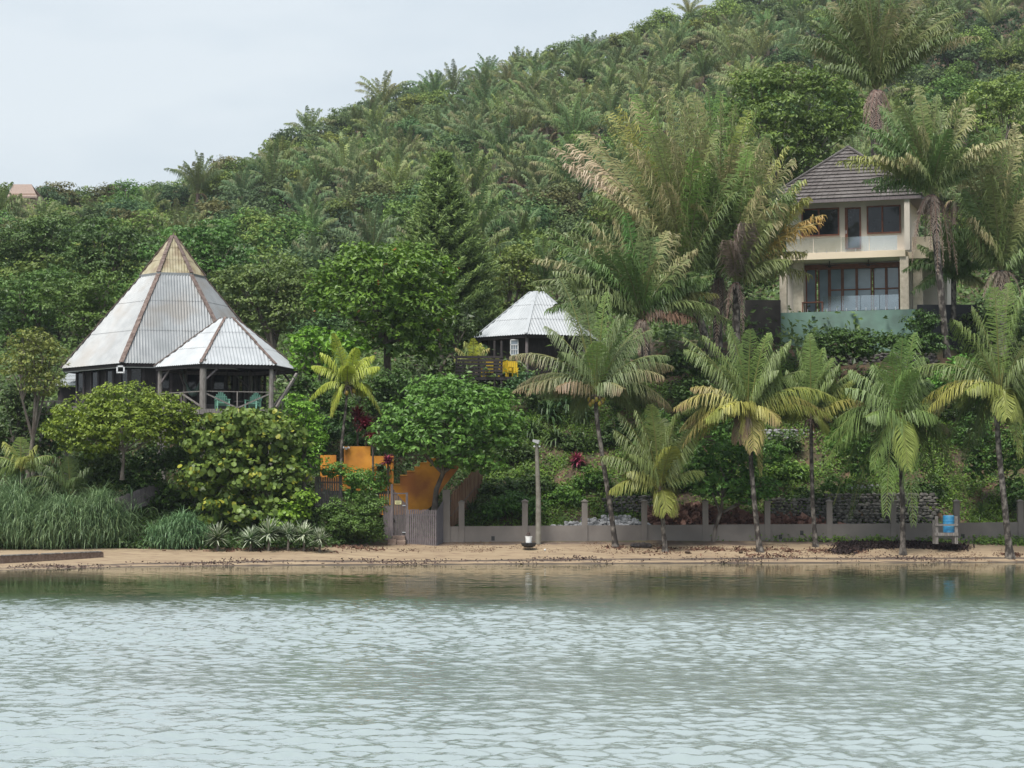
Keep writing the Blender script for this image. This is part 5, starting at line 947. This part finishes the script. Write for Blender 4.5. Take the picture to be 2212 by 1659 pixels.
BK = [(1085, 1060, 40, 30, 0), (1150, 1050, 45, 32, 0), (1220, 1075, 42, 26, 1), (1280, 1040, 38, 30, 1), (1250, 960, 40, 30, 0), (1110, 980, 45, 35, 0), (1340, 940, 45, 35, 0), (1390, 1060, 40, 30, 1), (1470, 1040, 35, 30, 0), (1580, 900, 45, 22, 0), (1700, 1020, 45, 28, 1), (1690, 960, 40, 26, 0), (1740, 1075, 40, 22, 0), (1800, 900, 50, 35, 0), (1880, 1080, 40, 24, 1), (1900, 960, 50, 40, 0), (2000, 1060, 40, 34, 0), (2060, 880, 50, 40, 0), (1990, 840, 55, 40, 0), (1860, 840, 50, 30, 0), (1700, 840, 50, 30, 0), (1620, 830, 50, 30, 0), (1360, 860, 40, 35, 0), (1180, 860, 45, 35, 0), (2200, 880, 50, 50, 0)]
BT = {1085: 'right of the bamboo fence', 1150: 'left of the lamp pole', 1220: 'above the loose stones', 1280: 'left of the leaning palm trunk', 1250: 'below the dracaenas', 1110: 'above the bamboo fence', 1340: 'right of the leaning palm trunk', 1390: 'between leaning palm and short palm', 1470: 'right of the short young palm', 1580: 'left of the pale terrace wall', 1700: 'right of the yellow fronded palm trunk', 1690: 'under the pale terrace wall', 1740: 'left of the slim palm foot', 1800: 'right of the slim palm crown', 1880: 'left of the wide palm foot', 1900: 'behind the wide palm crown', 2000: 'above the blue barrel', 2060: 'left of the rightmost palm crown', 1990: 'below the villa corner', 1860: 'below the villa hedge', 1700.5: '', 1620: 'below the stained concrete wall', 1360: 'behind the leaning palm crown', 1180: 'right of the small hut deck', 2200: 'at the right edge by the palm crown'}
for i_, (x_, y_, rx_, ry_, k_) in enumerate(BK):
    D_ = Dat(x_, y_+ry_*.6, 117.2); w_ = BT[x_] if not (x_ == 1700 and y_ == 840) else 'behind the yellow fronded palm crown'
    tree('shrub', ('fresh green' if k_ else 'dark green')+' shrub on the bank '+w_, 'shrub', None, [(x_, y_, rx_, ry_), (x_+rx_*.6, y_+6, rx_*.6, ry_*.7), (x_-rx_*.6, y_+8, rx_*.6, ry_*.7)], D_, .21, (.03, .08, .02) if k_ else (.018, .045, .014), (.12, .22, .035) if k_ else (.06, .115, .028), trunk=False, tuft=.42, inner=.4)
for x_, y_, w_ in ((2300, 930, 'beyond the rightmost palm'), (2420, 880, 'far right'), (2540, 960, 'last on the right'), (-90, 950, 'beyond the left reeds'), (-200, 900, 'far left'), (-320, 960, 'last on the left')):
    tree('broadleaf_tree', 'green bank tree past the edge of the planting, '+w_, 'tree', None, [(x_, y_, 70, 60), (x_+50, y_+30, 55, 50), (x_-50, y_+40, 55, 50)], 120, .28, (.03, .07, .02), (.09, .16, .035), r0=.15, tuft=.7)
# conifer (Norfolk pine)
def conifer():
    D = 146; ap = at(955, 335, D); bs = A([ap[0], D, gz(ap[0], D)]); root = empty('norfolk_pine', bs, 'tall dark green conifer with tiered branches behind the almond tree', 'tree')
    t = MB(); t.tube([bs, (bs+ap)/2, ap], [.42, .26, .04], 9); t.build('trunk', BARK, root, smooth=True)
    b = MB(); Hh = ap[2]-bs[2]
    for k in range(38):
        f = (k+.6)/38; z = ap[2]-Hh*f*.92; R = min(4.0, .3+5.0*f**.95)*rng.uniform(.9, 1.06); nb = 8+int(4*f)
        for j in range(nb):
            a = 2*pi*j/nb+k*1.1+rng.normal()*.15; d = A([cos(a), sin(a), 0]); L = R*rng.uniform(.85, 1.1)
            e = A([bs[0], bs[1], z])+d*L+A([0, 0, L*.22]); s = np.linspace(.12, 1, max(6, int(L*7))); m1 = A([bs[0], bs[1], z])+d*L*.55-A([0, 0, L*.04])
            P = ((1-s)**2)[:, None]*A([bs[0], bs[1], z])+(2*s*(1-s))[:, None]*m1+(s**2)[:, None]*e
            for sg in (-1, 1, 0):
                m = len(P); sd = np.cross(d, (0, 0, 1))*sg; T = unit(d*.8+sd*.9+A([0, 0, .55 if sg else 1.])+rng.normal(size=(m, 3))*.25)
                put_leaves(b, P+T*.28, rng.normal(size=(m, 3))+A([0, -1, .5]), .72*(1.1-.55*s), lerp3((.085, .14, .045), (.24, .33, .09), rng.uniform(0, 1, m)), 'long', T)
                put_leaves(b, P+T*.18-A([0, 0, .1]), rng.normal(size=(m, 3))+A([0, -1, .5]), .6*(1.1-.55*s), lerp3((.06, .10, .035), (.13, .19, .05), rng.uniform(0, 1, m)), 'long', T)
    b.build('crown', LEAF, root)
conifer()

# strap-leaved plants, grass
def blades(b, P, az, el, L, w_, droop, col, seg=4, tipcol=None, edge=None):
    n = len(P); az = np.broadcast_to(az, (n,)); el = np.broadcast_to(el, (n,)); L = np.broadcast_to(L, (n,)); w_ = np.broadcast_to(w_, (n,)); droop = np.broadcast_to(droop, (n,))
    hd = np.stack([np.cos(az), np.sin(az), np.zeros(n)], 1); sd = np.stack([-np.sin(az), np.cos(az), np.zeros(n)], 1)
    pts = [P]; p = P.copy(); a = el.copy()
    for k in range(seg):
        p = p+(hd*np.cos(a)[:, None]+A([0, 0, 1])*np.sin(a)[:, None])*(L/seg)[:, None]; a = a-droop/seg*(1+.5*k); pts.append(p)
    V = []; wd = [.7, 1, .85, .5, .08] if seg == 4 else [.8, 1, .1]
    for k in range(seg+1): V += [pts[k]-sd*(w_*wd[k]/2)[:, None], pts[k]+sd*(w_*wd[k]/2)[:, None]]
    V = np.stack(V, 1); m = 2*(seg+1); Fx = []
    for k in range(seg): Fx.append([2*k, 2*k+1, 2*k+3, 2*k+2])
    c = np.asarray(col, float); c = np.tile(c, (n, 1)) if c.ndim == 1 else c; C = np.repeat(c[:, None], m, 1)
    if tipcol is not None: C[:, -2:] = A(tipcol); C[:, -4:-2] = C[:, -4:-2]*.5+A(tipcol)*.5
    b.add(V.reshape(-1, 3), (np.arange(n)[:, None, None]*m+A(Fx)[None]).reshape(-1, 4), C.reshape(-1, 3))
def onslope(px, D, lift=0):
    p = at(px, 1100, D); return A([p[0], D, gz(p[0], D)+lift])
def rosette(name, label, px, py, D_, n, L, wd, c1, c2, el=(.1, 1.4), droop=.5, group=None, cat='plant', lift=0, stem=0, tipcol=None, edge=None):
    D = D_ if name == 'agave' or (name == 'cordyline' and px < 1000) else Dat(px, py+8); p = at(px, py, D); g = gz(p[0], p[1]); bs = A([p[0], p[1], min(g, p[2])])
    b = MB(); m = n; Pn = np.tile(p, (m, 1))+rng.normal(size=(m, 3))*.04
    cs = lerp3(c1, c2, rng.uniform(0, 1, m)); az = rng.uniform(0, 2*pi, m); elv = rng.uniform(el[0], el[1], m); LL = L*rng.uniform(.75, 1.1, m)
    blades(b, Pn, az, elv, LL, wd, droop*rng.uniform(.6, 1.4, m), cs, tipcol=tipcol)
    if edge is not None: blades(b, Pn+A([0, .03, -.03]), az, elv, LL*1.01, wd*1.5, droop, edge)
    o = empty(name, bs, label, cat, group); b.build('leaves', LEAF, o)
    t = MB(); t.tube([bs-A([0, 0, .05]), (bs+p)/2+A([.03, 0, 0]), p+A([0, 0, .05])], [.07, .06, .05], 6); t.build('stem', BARK, o); return o
for lab, px, py, s in [('leftmost variegated agave, standing apart on the sand edge', 470, 1160, 1.0), ('variegated agave second from left beside the pair', 541, 1163, .92), ('tall variegated agave in the middle of the row', 580, 1152, 1.05), ('small greener agave half hidden by shrub leaves', 622, 1152, .8), ('variegated agave second from right in the row', 656, 1153, .85), ('rightmost variegated agave on the sand edge', 690, 1163, .8)]:
    rosette('agave', lab, px, py+2, 110.5, 120, .88*s, .075, (.5, .55, .4), (.7, .74, .58), (-.6, 1.4), .15, 'variegated agaves above the beach', 'agave', edge=(.10, .18, .06))
DR = [('spiky dark dracaena under the hut bushes', 1150, 935, 119, 1.0), ('broad strap leaved dracaena left of the leaning palm trunk', 1185, 900, 120, 1.1), ('dracaena clump at the top of the bank', 1225, 880, 121, 1.1), ('drooping dracaena beside the leaning palm', 1262, 905, 120, 1.0), ('lower dracaena rosette above the lamp head', 1200, 950, 119, .9), ('dracaena high beside the hut', 1160, 880, 122, 1.0), ('dracaena nearest the leaning palm crown', 1275, 860, 122, .9),
 ('large rosette plant just behind the wall right of the bamboo fence', 1068, 1105, 117, 1.3), ('rosette plant behind the wall left of the lamp pole', 1130, 1090, 117, 1.0), ('narrow leaved plant between bamboo fence and wall', 1020, 1105, 116.6, .8), ('spiky yucca right of the sea grape', 655, 1050, 114.3, 1.2), ('small pale yucca on the mound', 672, 1100, 113.2, .6),
 ('dark yucca below the left fence', 390, 1085, 113.6, 1.0), ('yucca in the shade under the domed tree', 360, 1060, 114, .9), ('spiky plant left of the stilts', 220, 1000, 116, 1.0), ('tufted plant under the left fence', 350, 1110, 112.6, .9), ('leafy ginger plant at the left below the walkway', 60, 920, 117, 1.1), ('second ginger plant by the far left reeds', 20, 960, 116.5, 1.1), ('fern like rosette under the blue barrel bank', 2120, 1110, 118.8, .8), ('fern like rosette right of the barrel', 2195, 1100, 119, .8)]
for i, (lab, px, py, D, s) in enumerate(DR):
    rosette('dracaena', lab, px, py, D, 85 if i < 9 else 70, (1.6 if i < 7 else 1.25)*s, .12 if i < 9 else .07, (.03, .075, .025), (.10, .17, .05), (-.1, 1.45), 1.5 if i < 9 else .9, 'strap leaved plants on the bank', 'plant')
for lab, px, py, D, s in [('dark red cordyline by the yellow palm trunk', 790, 925, 118.8, 1), ('red cordyline just left of the almond tree', 772, 905, 119.3, .9), ('deep red cordyline in shadow above the orange wall', 805, 945, 118.6, .8), ('small red cordyline in front of the orange wall', 838, 1000, 117.3, .6), ('withered dark red plant below the dracaenas', 1247, 1000, 119, .8)]:
    rosette('cordyline', lab, px, py, D, 110, 1.0*s, .12, (.12, .015, .03), (.34, .045, .08), (.1, 1.5), .8, 'red cordyline plants', 'plant')
def grass(label, spots, n, L, D, c1=(.06, .13, .055), c2=(.24, .36, .17)):
    b = MB(); P = []
    for (px, D_, r, k) in spots:
        q = at(px, 1150, D_); x = q[0]+rng.normal(size=k)*r; y = D_+rng.normal(size=k)*r*.5; P.append(np.stack([x, y, ground(x, y)], 1))
    P = np.concatenate(P); m = len(P); P[:, 2] += rng.uniform(0, 1, m)*L*(.42+.2*np.sin(P[:, 0]*2.1)*np.sin(P[:, 0]*.9+P[:, 1]))
    blades(b, P, rng.uniform(0, 2*pi, m), rng.uniform(.55, 1.5, m), L*rng.uniform(.25, .62, m)**1.0, .042, rng.uniform(.6, 3.0, m), lerp3(c1, c2, rng.uniform(0, 1, m)**1.1))
    o = b.build('tall_grass', LEAF); tag(o, label, 'grass', kind='stuff'); return o
grass('tall blue green reed grass filling the left beach edge', [(-20, 112.5, 1.1, 2600), (30, 112, 1.1, 3200), (80, 111.7, 1.0, 3200), (130, 111.5, .9, 2800), (180, 111.5, .8, 2400), (215, 112, .6, 1800), (0, 114.5, 1.5, 2600), (80, 114, 1.5, 2600), (160, 113.5, 1.2, 2200), (240, 111.9, .35, 700)], 0, 3.6, 111)
grass('smaller tuft of reed grass left of the agaves', [(385, 111.6, .55, 2400), (360, 111.5, .4, 1200), (410, 111.5, .45, 1200)], 0, 2.3, 111)

# ---------------------------------------------------------------- ground cover on the banks (uncountable)
def cover(name, label, n, pxr, Dr, mask, leaf, c1, c2, lift=.25, shape='leaf'):
    px = rng.uniform(*pxr, n); Dd = rng.uniform(*Dr, n); x = (px-CX)/F*Dd; keep = mask(x, Dd, px) > rng.uniform(size=n); x = x[keep]; y = Dd[keep]; m = len(x)
    k = 5; x = np.repeat(x, k)+rng.normal(size=m*k)*.14; y = np.repeat(y, k)+rng.normal(size=m*k)*.14; z = ground(x, y)+rng.uniform(0, 1, m*k)*lift*np.repeat(rng.uniform(.3, 1.3, m), k)
    t = np.repeat(rng.uniform(0, 1, m), k)*.7+rng.uniform(0, .3, m*k); b = MB()
    if name != 'leaf_litter': c1 = A(c1)*LG; c2 = A(c2)*LG
    put_leaves(b, np.stack([x, y, z], 1), rng.normal(size=(m*k, 3))*.5+A([0, -.5, .8]), leaf*rng.uniform(.6, 1.3, m*k), lerp3(c1, c2, t), shape)
    o = b.build(name, LEAF); tag(o, label, 'ground cover', kind='stuff'); return o
def patch(x, y): return .5+.5*np.sin(x*1.3+1.7*np.sin(y*.9))*np.sin(y*1.5+1.1*np.sin(x*.8))
cover('ground_cover', 'patchy low green plants on the brown bank behind the grey wall', 40000, (1000, 2760), (116.8, 129), lambda x, y, p: np.clip(patch(x, y)*2.2-.35, .1, 1), .17, (.03, .08, .02), (.13, .24, .04), .38)
cover('ground_cover', 'dense dark leaf cover on the left bank under the houses', 30000, (-600, 1050), (111, 132), lambda x, y, p: .9*(y > np.interp(p, [650, 850], [110.6, 116])), .2, (.018, .045, .014), (.07, .13, .03), .6)
cover('ground_cover', 'leafy undergrowth behind hut and villa', 34000, (-650, 2850), (128, 215), lambda x, y, p: .9, .4, (.025, .055, .018), (.09, .15, .04), 1.8)
cover('leaf_litter', 'brown fallen leaves along the foot of the wall', 6500, (560, 2700), (112.5, 115.9), lambda x, y, p: np.clip(patch(x*1.5, y*.7)-.35, .03, 1)*np.where(p < 800, 1, .75), .09, (.10, .05, .03), (.24, .14, .09), .02)

# ---------------------------------------------------------------- the forested hill
def palm_proto(seed, L=5.2, nf=15, hi=False, col=(.10, .17, .085)):
    global rng; keep = rng; rng = np.random.default_rng(seed); b = MB(); hp = A([0, 0, 0.])
    for i in range(nf):
        az = 2.4*i+rng.normal()*.2; el = np.interp(i, [0, nf-1], [1.48, .82])+rng.normal()*.08; l = L*rng.uniform(.8, 1.08)
        v = A([cos(az)*cos(el), sin(az)*cos(el), sin(el)])*l; p1 = hp+v*.55+A([0, 0, l*.14])
        p2 = hp+v*1.0+A([cos(az), sin(az), 0])*l*.16-A([0, 0, l*(.10+.3*(1.45-el))])
        c = A(col)*rng.uniform(.8, 1.25)*(A([1.35, 1.15, 1.0]) if rng.uniform() < .25 else 1)
        frond(b, hp, p2, 0, 40, .85, .085, c, (.34, .28, .17) if rng.uniform() < .22 else None, 1.8, .1, .12, (.2, .22, .1), .22, side=(-sin(az)*.4, cos(az)*.4, 0), p1=p1, shape=.45, rib=.05)
    for i in range(4):
        az = rng.uniform(0, 6.3); p2 = A([cos(az)*1.0, sin(az)*1.0, -2.2]); frond(b, hp, p2, 0, 12, .6, .12, (.22, .16, .11), None, 1, p1=A([cos(az)*1.5, sin(az)*1.5, .3]), rib=.05)
    rng = keep; return b
def tree_proto(seed, c1, c2, nl=6, R=2.4):
    global rng; keep = rng; rng = np.random.default_rng(seed); b = MB(); L = []
    for i in range(nl):
        a = 2*pi*i/nl+rng.normal()*.4; rr = R*rng.uniform(.4, .85)*(0 if i == 0 else 1)
        L.append((A([cos(a)*rr*1.25, sin(a)*rr*1.1, 3.6+rng.uniform(-.9, .9)+(0.8 if i == 0 else 0)]), (R*.72*rng.uniform(.8, 1.2), R*.7, R*.48*rng.uniform(.8, 1.2))))
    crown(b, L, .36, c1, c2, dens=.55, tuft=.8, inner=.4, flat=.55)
    rng = keep; return b, L
PP = [palm_proto(100+i, rng.uniform(4.6, 6.0), 17+i % 4, col=[(.14, .225, .085), (.17, .26, .09), (.13, .20, .085), (.19, .25, .10), (.15, .225, .105)][i % 5]) for i in range(6)]
TC = [((.035, .07, .04), (.11, .18, .08)), ((.04, .085, .03), (.15, .24, .07)), ((.03, .06, .04), (.08, .13, .07)), ((.05, .085, .03), (.17, .22, .06)), ((.05, .055, .03), (.14, .15, .07))]
TP = [tree_proto(200+i, *TC[i % 5], nl=5+i % 3) for i in range(7)]
stem = MB(); stem.tube([(0, 0, -6), (0.1, 0, -2), (0, 0, 0)], [.3, .26, .22], 7)
def merged(b, off, extra=None): # crown + stem in one mesh for far copies
    m = MB(); m.V = list(b.V); m.Fc = list(b.Fc); m.C = list(b.C); m.n = b.n
    if extra is not None:
        n0 = m.n; m.V += list(extra.V); m.Fc += [f+n0 for f in extra.Fc]; m.C += [np.tile(A([.13, .10, .08]), (len(v), 1)) for v in extra.V]; m.n += extra.n
    return m
PPm = [merged(b, 0, stem).mesh('hill_palm', LEAFH) for b in PP]
TPm = []
for b, L in TP:
    st = MB(); limbs(st, (0, 0, 0), L, .22); TPm.append(merged(b, 0, st))
TPmesh = [b.mesh('hill_tree', LEAFH) for b in TPm]; PPmb = [merged(b, 0, stem) for b in PP]
hill = []
r2 = np.random.default_rng(42)
yy = 168.
while yy < 450:
    sp = np.interp(yy, [168, 230, 450], [6.8, 7.2, 8.0]); x = (-420-CX)/F*yy
    while x < (2640-CX)/F*yy:
        X_ = x+r2.uniform(-.4, .4)*sp; Y_ = yy+r2.uniform(-.4, .4)*sp; p_ = CX+F*X_/Y_
        Yr = float(np.interp(p_, [-700, 0, 500, 1000, 2900], [330, 340, 390, 425, 440]))+12
        if Y_ < Yr and not (abs(p_-48) < 48 and Y_ > 288):
            z = gz(X_, Y_); pn = sin(X_*.055+1.3)+sin(Y_*.045-X_*.03)+sin(X_*.12+Y_*.08)*.7+r2.normal()*.8+np.interp(p_, [0, 300, 1300, 2200], [-.5, -.1, .3, .5])-(1.8 if Y_ < 225 else 0)
            ispalm = pn > .1; s = r2.uniform(.65, 1.2)*(1.06 if ispalm else 1.12); top = proj((X_, Y_, z+7*s)); bot = proj((X_, Y_, z))
            if top[1] < 1659 and bot[1] > 5 or (bot[1] > -60 and top[1] > -200): hill.append((Y_, X_, z, ispalm, s, p_, top[1], r2.uniform(0, 6.28), r2.integers(0, 100)))
        x += sp
    yy += np.interp(yy, [168, 230, 450], [6.5, 6.6, 7.0])
hill.sort(key=lambda h: h[0])
cnt = [0, 0]; stuff = MB()
PL = ['mid green', 'bright green', 'dull green', 'yellowish green', 'blue green', 'fresh green']; TL = ['grey green', 'light green', 'dark green', 'olive', 'brownish green', 'soft grey green', 'bright leaved']
def where(p_, ty):
    h = 'at the hill foot' if ty > 470 else 'low on the hill' if ty > 340 else 'midway up the hill' if ty > 190 else 'high on the hill'
    v = 'at the left edge' if p_ < 260 else 'behind the silver cone roof' if p_ < 520 else 'between cone roof and conifer' if p_ < 860 else 'behind the conifer' if p_ < 1080 else 'above the small hut' if p_ < 1300 else 'above the big cohune clump' if p_ < 1600 else 'above the villa' if p_ < 1950 else 'at the right edge'
    return h+' '+v
hid = 0
for (Y_, X_, z, isp, s, p_, ty, rz, k) in hill:
    t = 0 if isp else 1
    skip = Y_ > 168 and False
    if cnt[t] < 295 and -60 < p_ < 2270:
        me = PPm[k % len(PPm)] if isp else TPmesh[k % len(TPmesh)]
        o = bpy.data.objects.new('hill_palm' if isp else 'hill_tree', me); COL.objects.link(o); lift = 2.2*s+((k*7) % 10)*.25 if isp else -.3
        o.location = (X_, Y_, z+lift); o.rotation_euler = (0, 0, rz); o.scale = (s, s, s*(1.1 if isp else 1)); cnt[t] += 1
        if isp: tag(o, PL[k % 6]+(' tall' if (k*7) % 10 > 4 else ' low')+' palm '+where(p_, ty), 'palm tree', 'hillside palms '+where(p_, ty))
        else: tag(o, TL[k % 7]+' '+('large' if s > 1.15 else 'small')+' broadleaf tree '+where(p_, ty), 'tree', 'hillside trees '+where(p_, ty))
    else:
        src = PPmb[k % len(PPmb)] if isp else TPm[k % len(TPm)]; c, sn = cos(rz), sin(rz); R = A([[c, -sn, 0], [sn, c, 0], [0, 0, 1]])
        lift = 2.2*s+((k*7) % 10)*.25 if isp else -.3; vary = .8+.45*((k*13) % 10)/10
        # faces are stored with running offsets inside the prototype: rebuild once as a single block
        V = np.concatenate(src.V); C = np.concatenate(src.C); base = stuff.n; stuff.V.append((V*s)@R.T+A([X_, Y_, z+lift])); stuff.C.append(C*vary); stuff.Fc += [f+base for f in src.Fc]; stuff.n += len(V)
print('hill', len(hill), cnt, stuff.n)
if stuff.n: tag(stuff.build('far_hill_forest', LEAFH), 'mass of far palms and trees covering the upper hill', 'forest', kind='stuff')
def underg():
    n = 34000; px = rng.uniform(-480, 2700, n); Y = rng.uniform(205, 450, n); x = (px-CX)/F*Y; kp = ~((np.abs(px-48) < 45) & (Y > 290)); x = x[kp]; Y = Y[kp]; n = len(x); z = ground(x, Y); b = MB(); k = 3
    x = np.repeat(x, k)+rng.normal(size=n*k)*.8; Y = np.repeat(Y, k)+rng.normal(size=n*k)*.8; z = np.repeat(z, k)+rng.uniform(0, 3.2, n*k); t = np.clip(np.repeat(rng.uniform(0, 1, n), k)*.7+rng.uniform(0, .3, n*k), 0, 1)
    put_leaves(b, np.stack([x, Y, z], 1), rng.normal(size=(n*k, 3))*.7+A([0, -.4, .8]), .9*rng.uniform(.6, 1.3, n*k), lerp3((.03, .06, .03), (.10, .16, .07), t), 'leaf'); tag(b.build('hill_undergrowth', LEAFH), 'dense undergrowth between the trees of the hillside', 'undergrowth', kind='stuff')
underg()

# ---------------------------------------------------------------- light haze over the bay
hz = MB(); hz.box(-360, 360, -30, 720, -14, 175)
m = bpy.data.materials.new('haze'); m.use_nodes = True; t = m.node_tree; t.nodes.clear(); o_ = t.nodes.new('ShaderNodeOutputMaterial'); v_ = t.nodes.new('ShaderNodeVolumePrincipled')
v_.inputs['Color'].default_value = (.85, .92, 1, 1); v_.inputs['Density'].default_value = .00013; v_.inputs['Anisotropy'].default_value = .2; t.links.new(v_.outputs[0], o_.inputs['Volume'])
o = hz.build('haze', m, loc=(0, 0, 0)); tag(o, 'thin pale haze over the bay and hillside', 'haze', kind='stuff')
